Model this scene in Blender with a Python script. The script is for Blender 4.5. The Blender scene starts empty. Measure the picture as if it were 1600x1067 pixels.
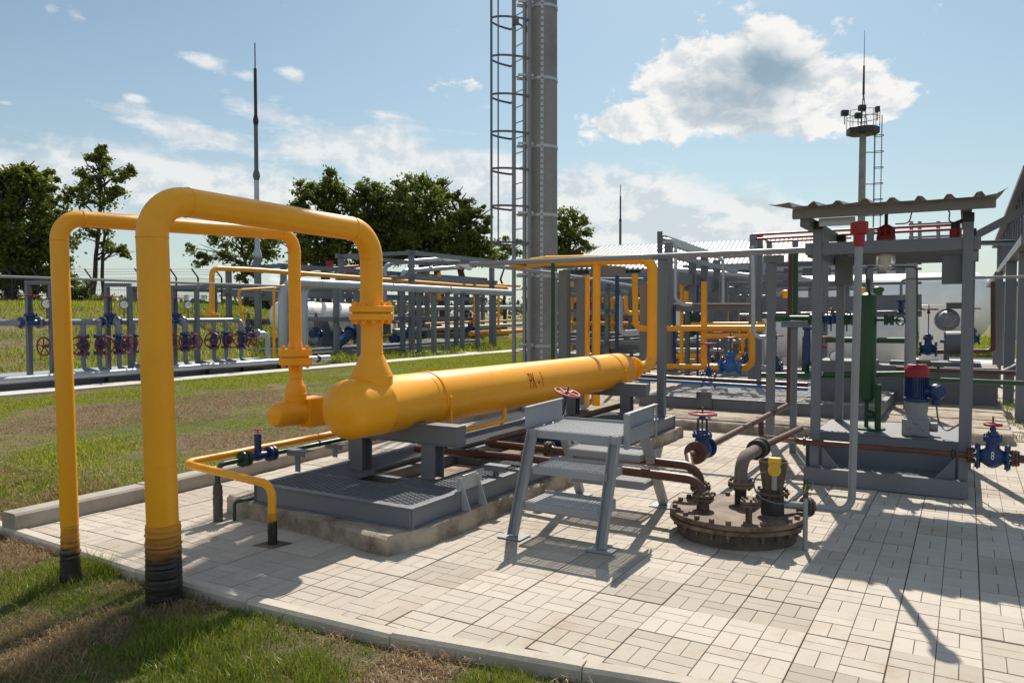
import bpy, bmesh, math, random
import numpy as np
from mathutils import Vector, Matrix, Quaternion
from math import radians, sin, cos, pi, atan2, sqrt
random.seed(7); RNG = np.random.default_rng(11)
SC = bpy.context.scene; COL = SC.collection
# ------------------------------------------------------------------ camera survey (site axes: +Y along the vessel, +X to the near right)
F = 1212.; CX = 800; CY = 533.5; EYE = 1.7
yaw = radians(30.36); pit = math.atan((CY-488)/F)
fw = Vector((-sin(yaw)*cos(pit), cos(yaw)*cos(pit), -sin(pit)))
rt = Vector((cos(yaw), sin(yaw), 0)); up = rt.cross(fw)
def ray(px, py): return fw + rt*((px-CX)/F) + up*((CY-py)/F)
def gp(px, py, z=0):
    r = ray(px, py); t = (z-EYE)/r.z; return Vector((r.x*t, r.y*t, z))
def dp(px, py, d):
    r = ray(px, py); return Vector((r.x*d, r.y*d, EYE+r.z*d))
def xp(px, py, X):
    r = ray(px, py); t = X/r.x; return Vector((X, r.y*t, EYE+r.z*t))
def yp(px, py, Y):
    r = ray(px, py); t = Y/r.y; return Vector((r.x*t, Y, EYE+r.z*t))
def depth(p): return (Vector(p)-Vector((0, 0, EYE))).dot(fw)
# ------------------------------------------------------------------ mesh builder
def frame(axis):
    a = Vector(axis).normalized()
    u = a.orthogonal().normalized() if abs(a.z) < .999 else Vector((1, 0, 0))
    if abs(a.z) < .999: u = Vector((0, 0, 1)).cross(a).normalized()
    return a, u, a.cross(u)
ORI = {}
class M:
    def __init__(s): s.v = []; s.f = []
    def add(s, vs, fs):
        n = len(s.v); s.v += [tuple(v) for v in vs]; s.f += [tuple(i+n for i in f) for f in fs]; return s
    def box(s, x0, y0, z0, x1, y1, z1):
        return s.add([(x0,y0,z0),(x1,y0,z0),(x1,y1,z0),(x0,y1,z0),(x0,y0,z1),(x1,y0,z1),(x1,y1,z1),(x0,y1,z1)],
                     [(3,2,1,0),(4,5,6,7),(0,1,5,4),(1,2,6,5),(2,3,7,6),(3,0,4,7)])
    def obox(s, c, size, a=(1,0,0), b=(0,1,0)):
        a = Vector(a).normalized(); b = Vector(b); b = (b-a*b.dot(a)).normalized(); n = a.cross(b); c = Vector(c)
        h = [k/2 for k in size]; vs = []
        for z in (-1, 1):
            for x, y in ((-1,-1),(1,-1),(1,1),(-1,1)): vs.append(c+a*h[0]*x+b*h[1]*y+n*h[2]*z)
        return s.add(vs, [(3,2,1,0),(4,5,6,7),(0,1,5,4),(1,2,6,5),(2,3,7,6),(3,0,4,7)])
    def bar(s, p, q, w, h, upv=(0,0,1)):
        p = Vector(p); q = Vector(q); d = q-p
        if abs(d.normalized().dot(Vector(upv))) > .98: upv = (0, 1, 0)
        a = d.normalized(); b = Vector(upv).cross(a)
        return s.obox((p+q)/2, (d.length, w, h), a, b)
    def tube(s, pts, r, seg=12, caps=True, closed=False):
        pts = [Vector(p) for p in pts]; n = len(pts)
        rs = r if isinstance(r, (list, tuple)) else [r]*n
        tg = []
        for i in range(n):
            if closed: t = pts[(i+1) % n]-pts[i-1]
            else: t = (pts[min(i+1, n-1)]-pts[max(i-1, 0)])
            tg.append(t.normalized())
        _, u, _ = frame(tg[0]); vs = []; fs = []
        for i in range(n):
            if i: u = (tg[i-1].rotation_difference(tg[i]) @ u)
            u = (u-tg[i]*u.dot(tg[i])).normalized(); w = tg[i].cross(u)
            for k in range(seg):
                a = 2*pi*k/seg; vs.append(pts[i]+(u*cos(a)+w*sin(a))*rs[i])
        for i in range(n if closed else n-1):
            j = (i+1) % n
            for k in range(seg):
                l = (k+1) % seg; fs.append((i*seg+k, i*seg+l, j*seg+l, j*seg+k))
        if caps and not closed:
            fs.append(tuple(range(seg-1, -1, -1))); fs.append(tuple((n-1)*seg+k for k in range(seg)))
        return s.add(vs, fs)
    def bend(s, pts, r, R=None, seg=12, n=7, bead=0):
        pts = [Vector(p) for p in pts]; out = [pts[0]]; R = R or r*3; marks = []
        for i in range(1, len(pts)-1):
            p, q, w = pts[i-1], pts[i], pts[i+1]; a = (p-q); b = (w-q)
            la, lb = a.length, b.length; a.normalize(); b.normalize(); ang = a.angle(b)
            if ang > pi-.02: out.append(q); continue
            t = min(R/math.tan(ang/2), la*.49 if i > 1 else la*.98, lb*.49 if i < len(pts)-2 else lb*.98); rr = t*math.tan(ang/2)
            c = q+(a+b).normalized()*(rr/sin(ang/2)); v0 = (q+a*t)-c; v1 = (q+b*t)-c; ax = v0.cross(v1).normalized(); th = v0.angle(v1)
            for k in range(n+1): out.append(c+Quaternion(ax, th*k/n) @ v0)
            marks += [(q+a*t, a), (q+b*t, b)]
        out.append(pts[-1]); s.tube(out, r, seg)
        if bead:
            for p, a in marks: s.ring(p, a, r, bead, seg)
        return s
    def cyl(s, p, q, r, r2=None, seg=16): return s.tube([p, q], [r, r if r2 is None else r2], seg)
    def lathe(s, prof, o=(0,0,0), axis=(0,0,1), seg=24):   # profile of (radius, distance along axis)
        a, u, w = frame(axis); o = Vector(o); vs = []; fs = []; n = len(prof)
        for r, t in prof:
            for k in range(seg):
                g = 2*pi*k/seg; vs.append(o+a*t+(u*cos(g)+w*sin(g))*max(r, 1e-4))
        for i in range(n-1):
            for k in range(seg):
                l = (k+1) % seg; fs.append((i*seg+k, i*seg+l, (i+1)*seg+l, (i+1)*seg+k))
        fs.append(tuple(range(seg-1, -1, -1))); fs.append(tuple((n-1)*seg+k for k in range(seg)))
        return s.add(vs, fs)
    def ring(s, c, axis, R, r, seg=24, n=6):
        a, u, w = frame(axis); c = Vector(c)
        return s.tube([c+(u*cos(2*pi*k/seg)+w*sin(2*pi*k/seg))*R for k in range(seg)], r, n, closed=True)
    def disc(s, c, axis, R, th, seg=28):
        a = Vector(axis).normalized(); c = Vector(c); e = min(.12*th, .004)
        return s.lathe([(R-e, -th/2), (R, -th/2+e), (R, th/2-e), (R-e, th/2)], c, a, seg)
    def bolts(s, c, axis, R, n, r, L, ph=0):
        a, u, w = frame(axis); c = Vector(c)
        for k in range(n):
            g = 2*pi*(k+ph)/n; p = c+(u*cos(g)+w*sin(g))*R
            s.tube([p-a*L/2, p+a*L/2], r, 6)
        return s
    def sphere(s, c, r, seg=16, sq=(1,1,1)):
        n = seg//2; c = Vector(c); vs = [c+Vector((0,0,r*sq[2]))]; fs = []
        for i in range(1, n):
            t = pi*i/n
            for k in range(seg):
                g = 2*pi*k/seg; vs.append(c+Vector((sin(t)*cos(g)*r*sq[0], sin(t)*sin(g)*r*sq[1], cos(t)*r*sq[2])))
        vs.append(c-Vector((0,0,r*sq[2]))); L = len(vs)-1
        for k in range(seg):
            l = (k+1) % seg; fs.append((0, 1+k, 1+l)); fs.append((L, L-seg+l, L-seg+k))
            for i in range(n-2): fs.append((1+i*seg+k, 1+(i+1)*seg+k, 1+(i+1)*seg+l, 1+i*seg+l))
        return s.add(vs, fs)
    def prism(s, poly, vec):
        vec = Vector(vec); p = [Vector(q) for q in poly]; n = len(p)
        return s.add(p+[q+vec for q in p], [tuple(range(n-1, -1, -1)), tuple(range(n, 2*n))]+[(i, (i+1) % n, (i+1) % n+n, i+n) for i in range(n)])
    def ibeam(s, p, q, h, w, t=.008, upv=(0,0,1)):
        p = Vector(p); q = Vector(q); U = Vector(upv).normalized()
        s.bar(p+U*(h/2-t/2), q+U*(h/2-t/2), w, t, upv); s.bar(p-U*(h/2-t/2), q-U*(h/2-t/2), w, t, upv)
        return s.bar(p, q, t, h-2*t-.001, upv)
    def out(s, name, mat, parent=None, bevel=0, smooth=38, loc=None):
        o0 = Vector((0,0,0))
        if parent is not None: o0 = ORI[parent.name]
        elif loc is not None: o0 = Vector(loc)
        else:
            xs = np.array(s.v); o0 = Vector(((xs[:,0].min()+xs[:,0].max())/2, (xs[:,1].min()+xs[:,1].max())/2, xs[:,2].min()))
        me = bpy.data.meshes.new(name); me.from_pydata([(v[0]-o0.x, v[1]-o0.y, v[2]-o0.z) for v in s.v], [], s.f)
        bm = bmesh.new(); bm.from_mesh(me); bmesh.ops.recalc_face_normals(bm, faces=bm.faces); bm.to_mesh(me); bm.free()
        me.polygons.foreach_set('use_smooth', [True]*len(me.polygons)); me.set_sharp_from_angle(angle=radians(smooth))
        me.materials.append(mat); o = bpy.data.objects.new(name, me); COL.objects.link(o)
        if parent is not None: o.parent = parent
        else: o.location = o0
        ORI[o.name] = o0
        if bevel:
            b = o.modifiers.new('bevel', 'BEVEL'); b.width = bevel; b.segments = 2; b.limit_method = 'ANGLE'; b.angle_limit = radians(50)
        return o
def tag(o, label, cat, group=None):
    o['label'] = label; o['category'] = cat
    if group: o['group'] = group
    return o
def T(name, label, cat, loc=(0,0,0), group=None):
    o = bpy.data.objects.new(name, None); COL.objects.link(o); o.location = loc; o.empty_display_size = .1
    ORI[o.name] = Vector(loc); return tag(o, label, cat, group)
def struct(o, kind='structure'): o['kind'] = kind; return o
def dup(root, loc, rotz=0., scale=1., label=None, group=None, rot=None):
    r = root.copy(); COL.objects.link(r); r.location = loc; r.rotation_euler = rot or (0,0,rotz); r.scale = (scale,)*3
    if label: r['label'] = label
    if group: r['group'] = group
    elif 'group' in r: del r['group']
    for ch in list(root.children):
        c = ch.copy(); COL.objects.link(c); c.parent = r
        for g in list(ch.children):
            d = g.copy(); COL.objects.link(d); d.parent = c
    return r
# ------------------------------------------------------------------ materials
class NT:
    def __init__(s, tree): s.t = tree
    def n(s, typ, **kw):
        nd = s.t.nodes.new(typ)
        for k, v in kw.items():
            if k.startswith('_'): setattr(nd, k[1:], v)
            else: s.put(nd.inputs[int(k[1:]) if k[0] == 'i' and k[1:].isdigit() else k], v)
        return nd
    def put(s, sock, v):
        if hasattr(v, 'is_output'): s.t.links.new(v, sock)
        else: sock.default_value = v
    def m(s, op, a, b=0., c=None, clamp=False):
        nd = s.t.nodes.new('ShaderNodeMath'); nd.operation = op; nd.use_clamp = clamp
        s.put(nd.inputs[0], a); s.put(nd.inputs[1], b)
        if c is not None: s.put(nd.inputs[2], c)
        return nd.outputs[0]
    def mix(s, f, a, b):
        nd = s.t.nodes.new('ShaderNodeMix'); nd.data_type = 'RGBA'; s.put(nd.inputs[0], f)
        for sk, v in ((nd.inputs[6], a), (nd.inputs[7], b)): s.put(sk, v if hasattr(v, 'is_output') else (*v[:3], 1))
        return nd.outputs[2]
    def noise(s, vec, scale, det=4., rough=.55, dist=0.):
        return s.n('ShaderNodeTexNoise', Vector=vec, Scale=scale, Detail=det, Roughness=rough, Distortion=dist).outputs[0]
    def ramp(s, v, lo, hi): return s.n('ShaderNodeMapRange', Value=v, **{'From Min': lo, 'From Max': hi}).outputs[0]
def newmat(name):
    m = bpy.data.materials.new(name); m.use_nodes = True; t = NT(m.node_tree); b = m.node_tree.nodes['Principled BSDF']; return m, t, b
def paint(name, col, rough=.42, dirt=.35, dcol=None, rust=0., scale=1., metal=0., bump=.25):
    m, t, b = newmat(name); co = t.n('ShaderNodeTexCoord').outputs['Object']; oi = t.n('ShaderNodeObjectInfo').outputs['Random']
    co = t.n('ShaderNodeVectorMath', _operation='ADD', i0=co, i1=t.n('ShaderNodeCombineXYZ', X=t.m('MULTIPLY', oi, 37.), Y=t.m('MULTIPLY', oi, 11.)).outputs[0]).outputs[0]
    n1 = t.noise(co, 2.2*scale, 6, .62, .6); n2 = t.noise(co, 17*scale, 5, .6); n3 = t.noise(co, 95*scale, 3)
    dcol = dcol or tuple(c*.55+.03 for c in col)
    f = t.m('MULTIPLY', t.ramp(t.m('ADD', t.m('MULTIPLY', n1, .65), t.m('MULTIPLY', n2, .35)), .42, .72), dirt)
    c = t.mix(f, col, dcol)
    hi = tuple(min(1, k*1.12+.01*(k > .01)) for k in col)
    c = t.mix(t.m('MULTIPLY', t.ramp(n2, .55, .75), .35*min(1, dirt*2)), c, hi)
    if rust:
        rf = t.m('MULTIPLY', t.ramp(t.m('ADD', t.m('MULTIPLY', n1, .5), t.m('MULTIPLY', n3, .5)), .60, .68), rust)
        c = t.mix(rf, c, (.16, .06, .025))
    t.put(b.inputs['Base Color'], c); b.inputs['Metallic'].default_value = metal
    t.put(b.inputs['Roughness'], t.m('ADD', t.m('MULTIPLY', n2, .22), rough-.11))
    bp = t.n('ShaderNodeBump', Strength=bump, Distance=.004, Height=t.m('ADD', t.m('MULTIPLY', n2, .6), t.m('MULTIPLY', n3, .25)))
    t.put(b.inputs['Normal'], bp.outputs[0]); return m
Mt = {}
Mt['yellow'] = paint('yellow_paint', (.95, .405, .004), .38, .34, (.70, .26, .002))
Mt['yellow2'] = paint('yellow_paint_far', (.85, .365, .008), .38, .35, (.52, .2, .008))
Mt['grey'] = paint('blue_grey_paint', (.152, .168, .195), .46, .4, (.14, .14, .14), rust=.14)
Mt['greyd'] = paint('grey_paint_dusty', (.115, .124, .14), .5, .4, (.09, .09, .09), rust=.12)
Mt['greyl'] = paint('light_grey_paint', (.27, .28, .30), .42, .4, (.20, .20, .19), rust=.06)
Mt['silver'] = paint('silver_paint', (.40, .43, .47), .33, .3, metal=.35)
Mt['greym'] = paint('mid_grey_pipe_paint', (.21, .235, .27), .38, .35, rust=.05)
Mt['tread'] = paint('lit_tread_grey', (.50, .52, .54), .45, .4, (.28, .28, .28))  # treads paler than the frames: bright light on their tops put into the colour
Mt['galv'] = paint('galvanised_steel', (.46, .48, .50), .42, .4, (.3, .31, .32), metal=.45, scale=2)
Mt['brown'] = paint('brown_red_paint', (.085, .028, .016), .42, .45, (.15, .09, .065), rust=.2)
Mt['rust'] = paint('rusted_steel', (.065, .038, .024), .75, 1., (.31, .23, .165), rust=.6, bump=.7, scale=1.6)
Mt['stepg'] = paint('bounce_lit_step_grey', (.30, .32, .355), .42, .4, (.23, .23, .23), rust=.08)  # paler grey for the step frames, bounced light put into the colour
Mt['black'] = paint('black_paint', (.018, .018, .02), .5, .5, (.06, .055, .05))
Mt['blue'] = paint('blue_paint', (.008, .036, .135), .4, .4, (.02, .05, .14))
Mt['bluel'] = paint('bright_blue_paint', (.02, .13, .36), .4, .3)
Mt['red'] = paint('red_paint', (.30, .010, .016), .48, .4, (.20, .02, .02))
Mt['redp'] = paint('worn_red_wheel_paint', (.44, .07, .07), .5, .6, (.5, .25, .22))
Mt['green'] = paint('green_paint', (.009, .068, .020), .42, .35, (.02, .07, .03))
Mt['dgreen'] = paint('dark_green_paint', (.014, .06, .038), .4, .35)
Mt['white'] = paint('white_paint', (.90, .89, .87), .4, .25, (.5, .49, .46))
Mt['dial'] = paint('dial_white', (.8, .8, .78), .3, .05)
Mt['cream'] = paint('white_roof_sheet', (.72, .72, .70), .3, .3, (.5, .5, .5), metal=.1)
Mt['roofs'] = paint('roof_sheet_brown_grey', (.17, .158, .145), .5, .6, (.15, .14, .13), rust=.1)
Mt['lamp'] = None
m, t, b = newmat('lamp_glass'); b.inputs['Base Color'].default_value = (.85, .85, .8, 1); b.inputs['Roughness'].default_value = .12
b.inputs['Transmission Weight'].default_value = .75; Mt['lamp'] = m
# concrete (tower, slabs, kerbs)
def concrete(name, col, scale=1., stain=.5, bump=.5, scol=None):
    m, t, b = newmat(name); co = t.n('ShaderNodeTexCoord').outputs['Object']
    n1 = t.noise(co, 1.6*scale, 6, .65); n2 = t.noise(co, 14*scale, 6, .7); n3 = t.noise(co, 120*scale, 3)
    c = t.mix(t.m('MULTIPLY', t.ramp(n1, .42, .68), stain), col, scol or tuple(k*.5 for k in col))
    c = t.mix(t.m('MULTIPLY', t.ramp(n2, .5, .8), .5), c, tuple(min(1, k*1.25) for k in col))
    c = t.mix(t.m('MULTIPLY', t.ramp(n3, .58, .75), .35), c, tuple(k*.4 for k in col))
    t.put(b.inputs['Base Color'], c); b.inputs['Roughness'].default_value = .9
    t.put(b.inputs['Normal'], t.n('ShaderNodeBump', Strength=bump, Distance=.01, Height=t.m('ADD', n2, t.m('MULTIPLY', n3, .5))).outputs[0]); return m
Mt['kerb'] = concrete('kerb_concrete', (.50, .45, .375), 1.2, .4)
Mt['kerbd'] = concrete('old_kerb_concrete', (.37, .335, .285), 1.2, .5)
Mt['slab'] = concrete('rough_slab_concrete', (.44, .38, .30), 2.2, .95, 1., (.13, .09, .06))
Mt['pole'] = concrete('spun_concrete', (.28, .278, .272), .8, .5, .35)
Mt['pathc'] = concrete('path_concrete', (.55, .53, .49), .6, .35)
# paving blocks: tint per block is stored in the mesh; stains have a shape of their own
m, t, b = newmat('paving_blocks')
co = t.n('ShaderNodeTexCoord').outputs['Object']; at = t.n('ShaderNodeAttribute', _attribute_name='tint').outputs['Fac']
n1 = t.noise(co, .55, 5, .6); n2 = t.noise(co, 9, 5, .65); n3 = t.noise(co, 160, 3, .6); n4 = t.noise(co, 2.3, 5, .7)
c = t.mix(at, (.36, .318, .265), (.505, .455, .39))
c = t.mix(t.m('MULTIPLY', t.ramp(n4, .54, .70), .42), c, (.33, .21, .13))
c = t.mix(t.m('MULTIPLY', t.ramp(n1, .55, .75), .30), c, (.30, .25, .20))
c = t.mix(t.m('MULTIPLY', t.ramp(n2, .50, .78), .28), c, (.27, .235, .20))
c = t.mix(t.m('MULTIPLY', t.ramp(n3, .56, .74), .35), c, (.28, .25, .22))
t.put(b.inputs['Base Color'], c); b.inputs['Roughness'].default_value = .88
t.put(b.inputs['Normal'], t.n('ShaderNodeBump', Strength=.35, Distance=.0015, Height=t.m('ADD', t.m('MULTIPLY', n2, .15), n3)).outputs[0]); Mt['pave'] = m
m, t, b = newmat('joint_sand'); co = t.n('ShaderNodeTexCoord').outputs['Object']
c = t.mix(t.ramp(t.noise(co, 1.4, 4), .4, .62), (.075, .056, .042), (.19, .145, .105)); t.put(b.inputs['Base Color'], c); b.inputs['Roughness'].default_value = 1; Mt['sand'] = m
# ground: dry earth and turf
m, t, b = newmat('turf_ground'); co = t.n('ShaderNodeTexCoord').outputs['Object']
n1 = t.noise(co, .45, 5, .65, .4); n2 = t.noise(co, 5, 5, .7); n3 = t.noise(co, 55, 4, .7)
f = t.m('ADD', t.m('MULTIPLY', n1, .65), t.m('MULTIPLY', n2, .35))
c = t.mix(t.ramp(f, .44, .54), (.27, .185, .12), (.13, .155, .03))
c = t.mix(t.m('MULTIPLY', t.ramp(n3, .45, .75), .6), c, (.055, .05, .02)); c = t.mix(t.m('MULTIPLY', t.ramp(n2, .55, .75), .4), c, (.24, .20, .10))
t.put(b.inputs['Base Color'], c); b.inputs['Roughness'].default_value = 1
t.put(b.inputs['Normal'], t.n('ShaderNodeBump', Strength=1., Distance=.05, Height=t.m('ADD', n2, n3)).outputs[0]); Mt['turf'] = m
def leafmat(name, trans, attr=True, col=(.06, .09, .02)):
    m, t, b = newmat(name); nt = m.node_tree; nt.nodes.remove(b); o = nt.nodes['Material Output']
    c = t.n('ShaderNodeAttribute', _attribute_name='tint_col').outputs['Color'] if attr else None
    d = t.n('ShaderNodeBsdfDiffuse'); tr = t.n('ShaderNodeBsdfTranslucent'); g = t.n('ShaderNodeBsdfGlossy', Roughness=.45)
    t.put(d.inputs['Color'], c); t.put(tr.inputs['Color'], c); g.inputs['Color'].default_value = (.6, .6, .5, 1)
    mx = t.n('ShaderNodeMixShader', i0=trans, i1=d.outputs[0], i2=tr.outputs[0]); m2 = t.n('ShaderNodeMixShader', i0=.06, i1=mx.outputs[0], i2=g.outputs[0])
    nt.links.new(m2.outputs[0], o.inputs[0]); return m
Mt['grass'] = leafmat('grass_blades', .45); Mt['leaf'] = leafmat('tree_leaves', .55)
Mt['bark'] = concrete('bark', (.07, .052, .04), 3, .6, .9)
# plastic tape at the pipe bases, yellow overspray fading to black
def tapemat(name, z0, z1):
    m, t, b = newmat(name); co = t.n('ShaderNodeTexCoord').outputs['Object']; z = t.n('ShaderNodeSeparateXYZ', Vector=co).outputs[2]
    n = t.noise(t.n('ShaderNodeVectorMath', _operation='MULTIPLY', i0=co, i1=(6, 6, 38)).outputs[0], 1.2, 4, .6)
    f = t.ramp(t.m('ADD', z, t.m('MULTIPLY', t.m('SUBTRACT', n, .5), .22)), z0, z1)
    c = t.mix(f, (.016, .014, .013), (.62, .25, .014)); c = t.mix(t.m('MULTIPLY', t.ramp(n, .55, .7), .25), c, (.20, .15, .07))
    t.put(b.inputs['Base Color'], c); b.inputs['Roughness'].default_value = .42
    t.put(b.inputs['Normal'], t.n('ShaderNodeBump', Strength=.6, Distance=.008, Height=n).outputs[0]); return m
# ------------------------------------------------------------------ camera, sun, sky
cam = bpy.data.cameras.new('camera'); co_ = bpy.data.objects.new('camera', cam); COL.objects.link(co_); SC.camera = co_
co_.matrix_world = Matrix((( rt.x, up.x, -fw.x, 0), (rt.y, up.y, -fw.y, 0), (rt.z, up.z, -fw.z, EYE), (0, 0, 0, 1)))
cam.sensor_width = 36; cam.lens = 36*F/1600; cam.clip_end = 3000; cam.clip_start = .05
SAZ, SEL = radians(17.2), radians(46.5)          # sun azimuth (left of +Y) and elevation
sd = Vector((-sin(SAZ)*cos(SEL), cos(SAZ)*cos(SEL), sin(SEL)))
sl = bpy.data.lights.new('sun', 'SUN'); sl.energy = 4.35; sl.angle = radians(.53); sl.color = (1, .915, .79)
so = bpy.data.objects.new('sun', sl); COL.objects.link(so); so.rotation_euler = sd.to_track_quat('Z', 'Y').to_euler()
W = bpy.data.worlds.new('World'); SC.world = W; W.use_nodes = True; t = NT(W.node_tree); bg = W.node_tree.nodes['Background']
sky = t.n('ShaderNodeTexSky', _sky_type='NISHITA'); sky.sun_disc = False; sky.sun_elevation = SEL; sky.sun_rotation = -SAZ
sky.altitude = 150; sky.air_density = 1.0; sky.dust_density = .9; sky.ozone_density = 2.2
gen = t.n('ShaderNodeTexCoord').outputs['Generated']; sx = t.n('ShaderNodeSeparateXYZ', Vector=gen)
az = t.m('ARCTAN2', sx.outputs[0], sx.outputs[1]); el = t.m('ARCSINE', sx.outputs[2])   # compass angle and elevation of a sky direction
def dirang(px, py):
    d = ray(px, py).normalized(); return math.atan2(d.x, d.y), math.asin(d.z)
v2 = t.n('ShaderNodeCombineXYZ', X=t.m('MULTIPLY', az, 1.), Y=t.m('MULTIPLY', el, 1.55)).outputs[0]
nb = t.noise(v2, 7.5, 8, .62, .3); nf = t.noise(v2, 26, 7, .62, .2)
cn = t.m('ADD', t.m('MULTIPLY', nb, .6), t.m('MULTIPLY', nf, .4))          # about .5 on average
vs_ = t.n('ShaderNodeCombineXYZ', X=t.m('ADD', t.m('MULTIPLY', az, .55), t.m('MULTIPLY', el, .30)), Y=t.m('MULTIPLY', el, 3.0)).outputs[0]
ns_ = t.noise(vs_, 11, 8, .66, .5)
def blob(px, py, rx, ry, w=1., rot=0.):
    a0, e0 = dirang(px, py); dx = t.m('SUBTRACT', az, a0); dy = t.m('SUBTRACT', el, e0)
    if rot:
        c_, s_ = cos(radians(rot)), sin(radians(rot))
        dx, dy = t.m('ADD', t.m('MULTIPLY', dx, c_), t.m('MULTIPLY', dy, s_)), t.m('SUBTRACT', t.m('MULTIPLY', dy, c_), t.m('MULTIPLY', dx, s_))
    q = t.m('ADD', t.m('POWER', t.m('ABSOLUTE', t.m('MULTIPLY', dx, F/rx)), 2.), t.m('POWER', t.m('ABSOLUTE', t.m('MULTIPLY', dy, F/ry)), 2.))
    return t.m('MULTIPLY', t.m('EXPONENT', t.m('MULTIPLY', q, -1.)), w)
def total(lst):
    r = blob(*lst[0])
    for x in lst[1:]: r = t.m('ADD', r, blob(*x))
    return r
cum = total([(1150,120,120,62,1.15),(1215,75,45,40,.75),(1060,120,55,45,.7),(1320,150,90,38,.95),(1200,185,105,28,.7),(960,195,70,28,.8),(1040,200,50,26,.55),(1395,160,30,22,.3)])
cm = t.m('SMOOTHSTEP', 0, 0) if False else t.ramp(t.m('ADD', cum, t.m('MULTIPLY', t.m('SUBTRACT', cn, .5), 3.6)), .38, .62)
grey = t.m('ADD', total([(1195,105,42,40,.8),(1235,118,44,26,.65),(1120,145,75,40,.55),(1165,185,70,26,.5),(1075,150,40,40,.3)]), t.m('MULTIPLY', t.m('SUBTRACT', cn, .5), 2.4))
v3 = t.n('ShaderNodeVectorMath', _operation='ADD', i0=v2, i1=(.012, .022, 0)).outputs[0]   # towards the sun: lit and shaded sides of the billows
nb2 = t.noise(v3, 7.5, 8, .62, .3); nf2 = t.noise(v3, 26, 7, .62, .2)
lit = t.m('ADD', t.m('MULTIPLY', t.m('SUBTRACT', nb, nb2), 3.2), t.m('MULTIPLY', t.m('SUBTRACT', nf, nf2), 1.5))
gm = t.ramp(t.m('SUBTRACT', grey, t.m('MULTIPLY', lit, .5)), .12, 1.25)
band = total([(560,245,150,38,.95,-12),(660,262,110,42,.9,-14),(765,275,90,38,.8,-5),(600,215,36,40,.6),(250,195,120,20,.7,-14),(330,215,90,16,.5,-12),(420,180,60,12,.6,-8),
  (318,94,38,13,1.05,-8),(458,118,30,14,1.05,-14),(390,118,18,9,.6),(210,152,14,6,.7),(118,22,20,12,.55,-25),(80,17,10,10,.5),(10,162,14,4,.7),(640,190,70,10,.3,-10)])
bm_ = t.ramp(t.m('ADD', band, t.m('MULTIPLY', t.m('SUBTRACT', t.m('ADD', t.m('MULTIPLY', cn, .5), t.m('MULTIPLY', ns_, .5)), .5), 3.8)), .36, .85)
low = total([(1000,300,150,34,.9,-8),(900,310,80,40,.6),(1110,350,160,30,.9),(1190,330,60,24,.5),(330,290,280,44,.72,-4),(120,265,180,26,.6),(1000,360,220,30,.7),(700,330,260,36,.5),(560,350,500,60,.45),(1500,390,260,40,.3),(1040,135,1,1,.0)])
lm = t.ramp(t.m('ADD', low, t.m('MULTIPLY', t.m('SUBTRACT', t.m('ADD', t.m('MULTIPLY', cn, .6), t.m('MULTIPLY', ns_, .4)), .5), 3.2)), .30, .90)
WH = (6.9, 6.9, 6.8)
skyc = sky.outputs[0]
haz = t.m('EXPONENT', t.m('MULTIPLY', t.m('ABSOLUTE', el), -5.0))
gain = t.n('ShaderNodeVectorMath', _operation='MULTIPLY', i0=skyc, i1=(.685, .79, .73)).outputs[0]
frontf = t.ramp(t.m('ADD', t.m('MULTIPLY', sx.outputs[0], -sin(SAZ)), t.m('MULTIPLY', sx.outputs[1], cos(SAZ))), -.5, .75)
gain = t.n('ShaderNodeVectorMath', _operation='SCALE', i0=gain, Scale=t.m('ADD', .85, t.m('MULTIPLY', frontf, .15))).outputs[0]
c = t.mix(t.m('MULTIPLY', haz, .68), gain, (4.9, 5.15, 5.3))
c = t.mix(t.m('MULTIPLY', lm, .82), c, t.mix(t.ramp(lit, -.22, .16), (4.9, 5.35, 5.65), WH))
c = t.mix(t.m('MULTIPLY', bm_, .80), c, t.mix(t.ramp(lit, -.24, .14), (5.2, 5.6, 5.9), WH))
cc = t.mix(t.m('MULTIPLY', gm, .92), t.mix(t.ramp(lit, -.25, .15), (5.4, 5.7, 5.9), (7.3, 7.2, 7.0)), (2.0, 2.95, 3.75))
c = t.mix(t.m('MULTIPLY', cm, .97), c, cc)
# unseen bright cloud bank overhead and behind the camera, added to lift shadow fill
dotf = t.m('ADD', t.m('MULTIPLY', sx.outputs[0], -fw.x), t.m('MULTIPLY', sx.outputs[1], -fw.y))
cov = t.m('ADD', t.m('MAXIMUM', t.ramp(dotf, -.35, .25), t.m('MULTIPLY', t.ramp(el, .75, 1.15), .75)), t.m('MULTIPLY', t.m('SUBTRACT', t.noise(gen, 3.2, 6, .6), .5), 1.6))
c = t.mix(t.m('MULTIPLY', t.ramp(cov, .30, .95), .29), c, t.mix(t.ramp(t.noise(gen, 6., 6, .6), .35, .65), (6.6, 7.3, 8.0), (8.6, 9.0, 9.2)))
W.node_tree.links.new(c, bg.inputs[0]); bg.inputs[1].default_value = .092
SC.view_settings.view_transform = 'Standard'; SC.view_settings.look = 'None'; SC.view_settings.exposure = .5; SC.view_settings.gamma = 1
SC.cycles.max_bounces = 6; SC.cycles.transparent_max_bounces = 8; SC.cycles.use_denoising = True
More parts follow.
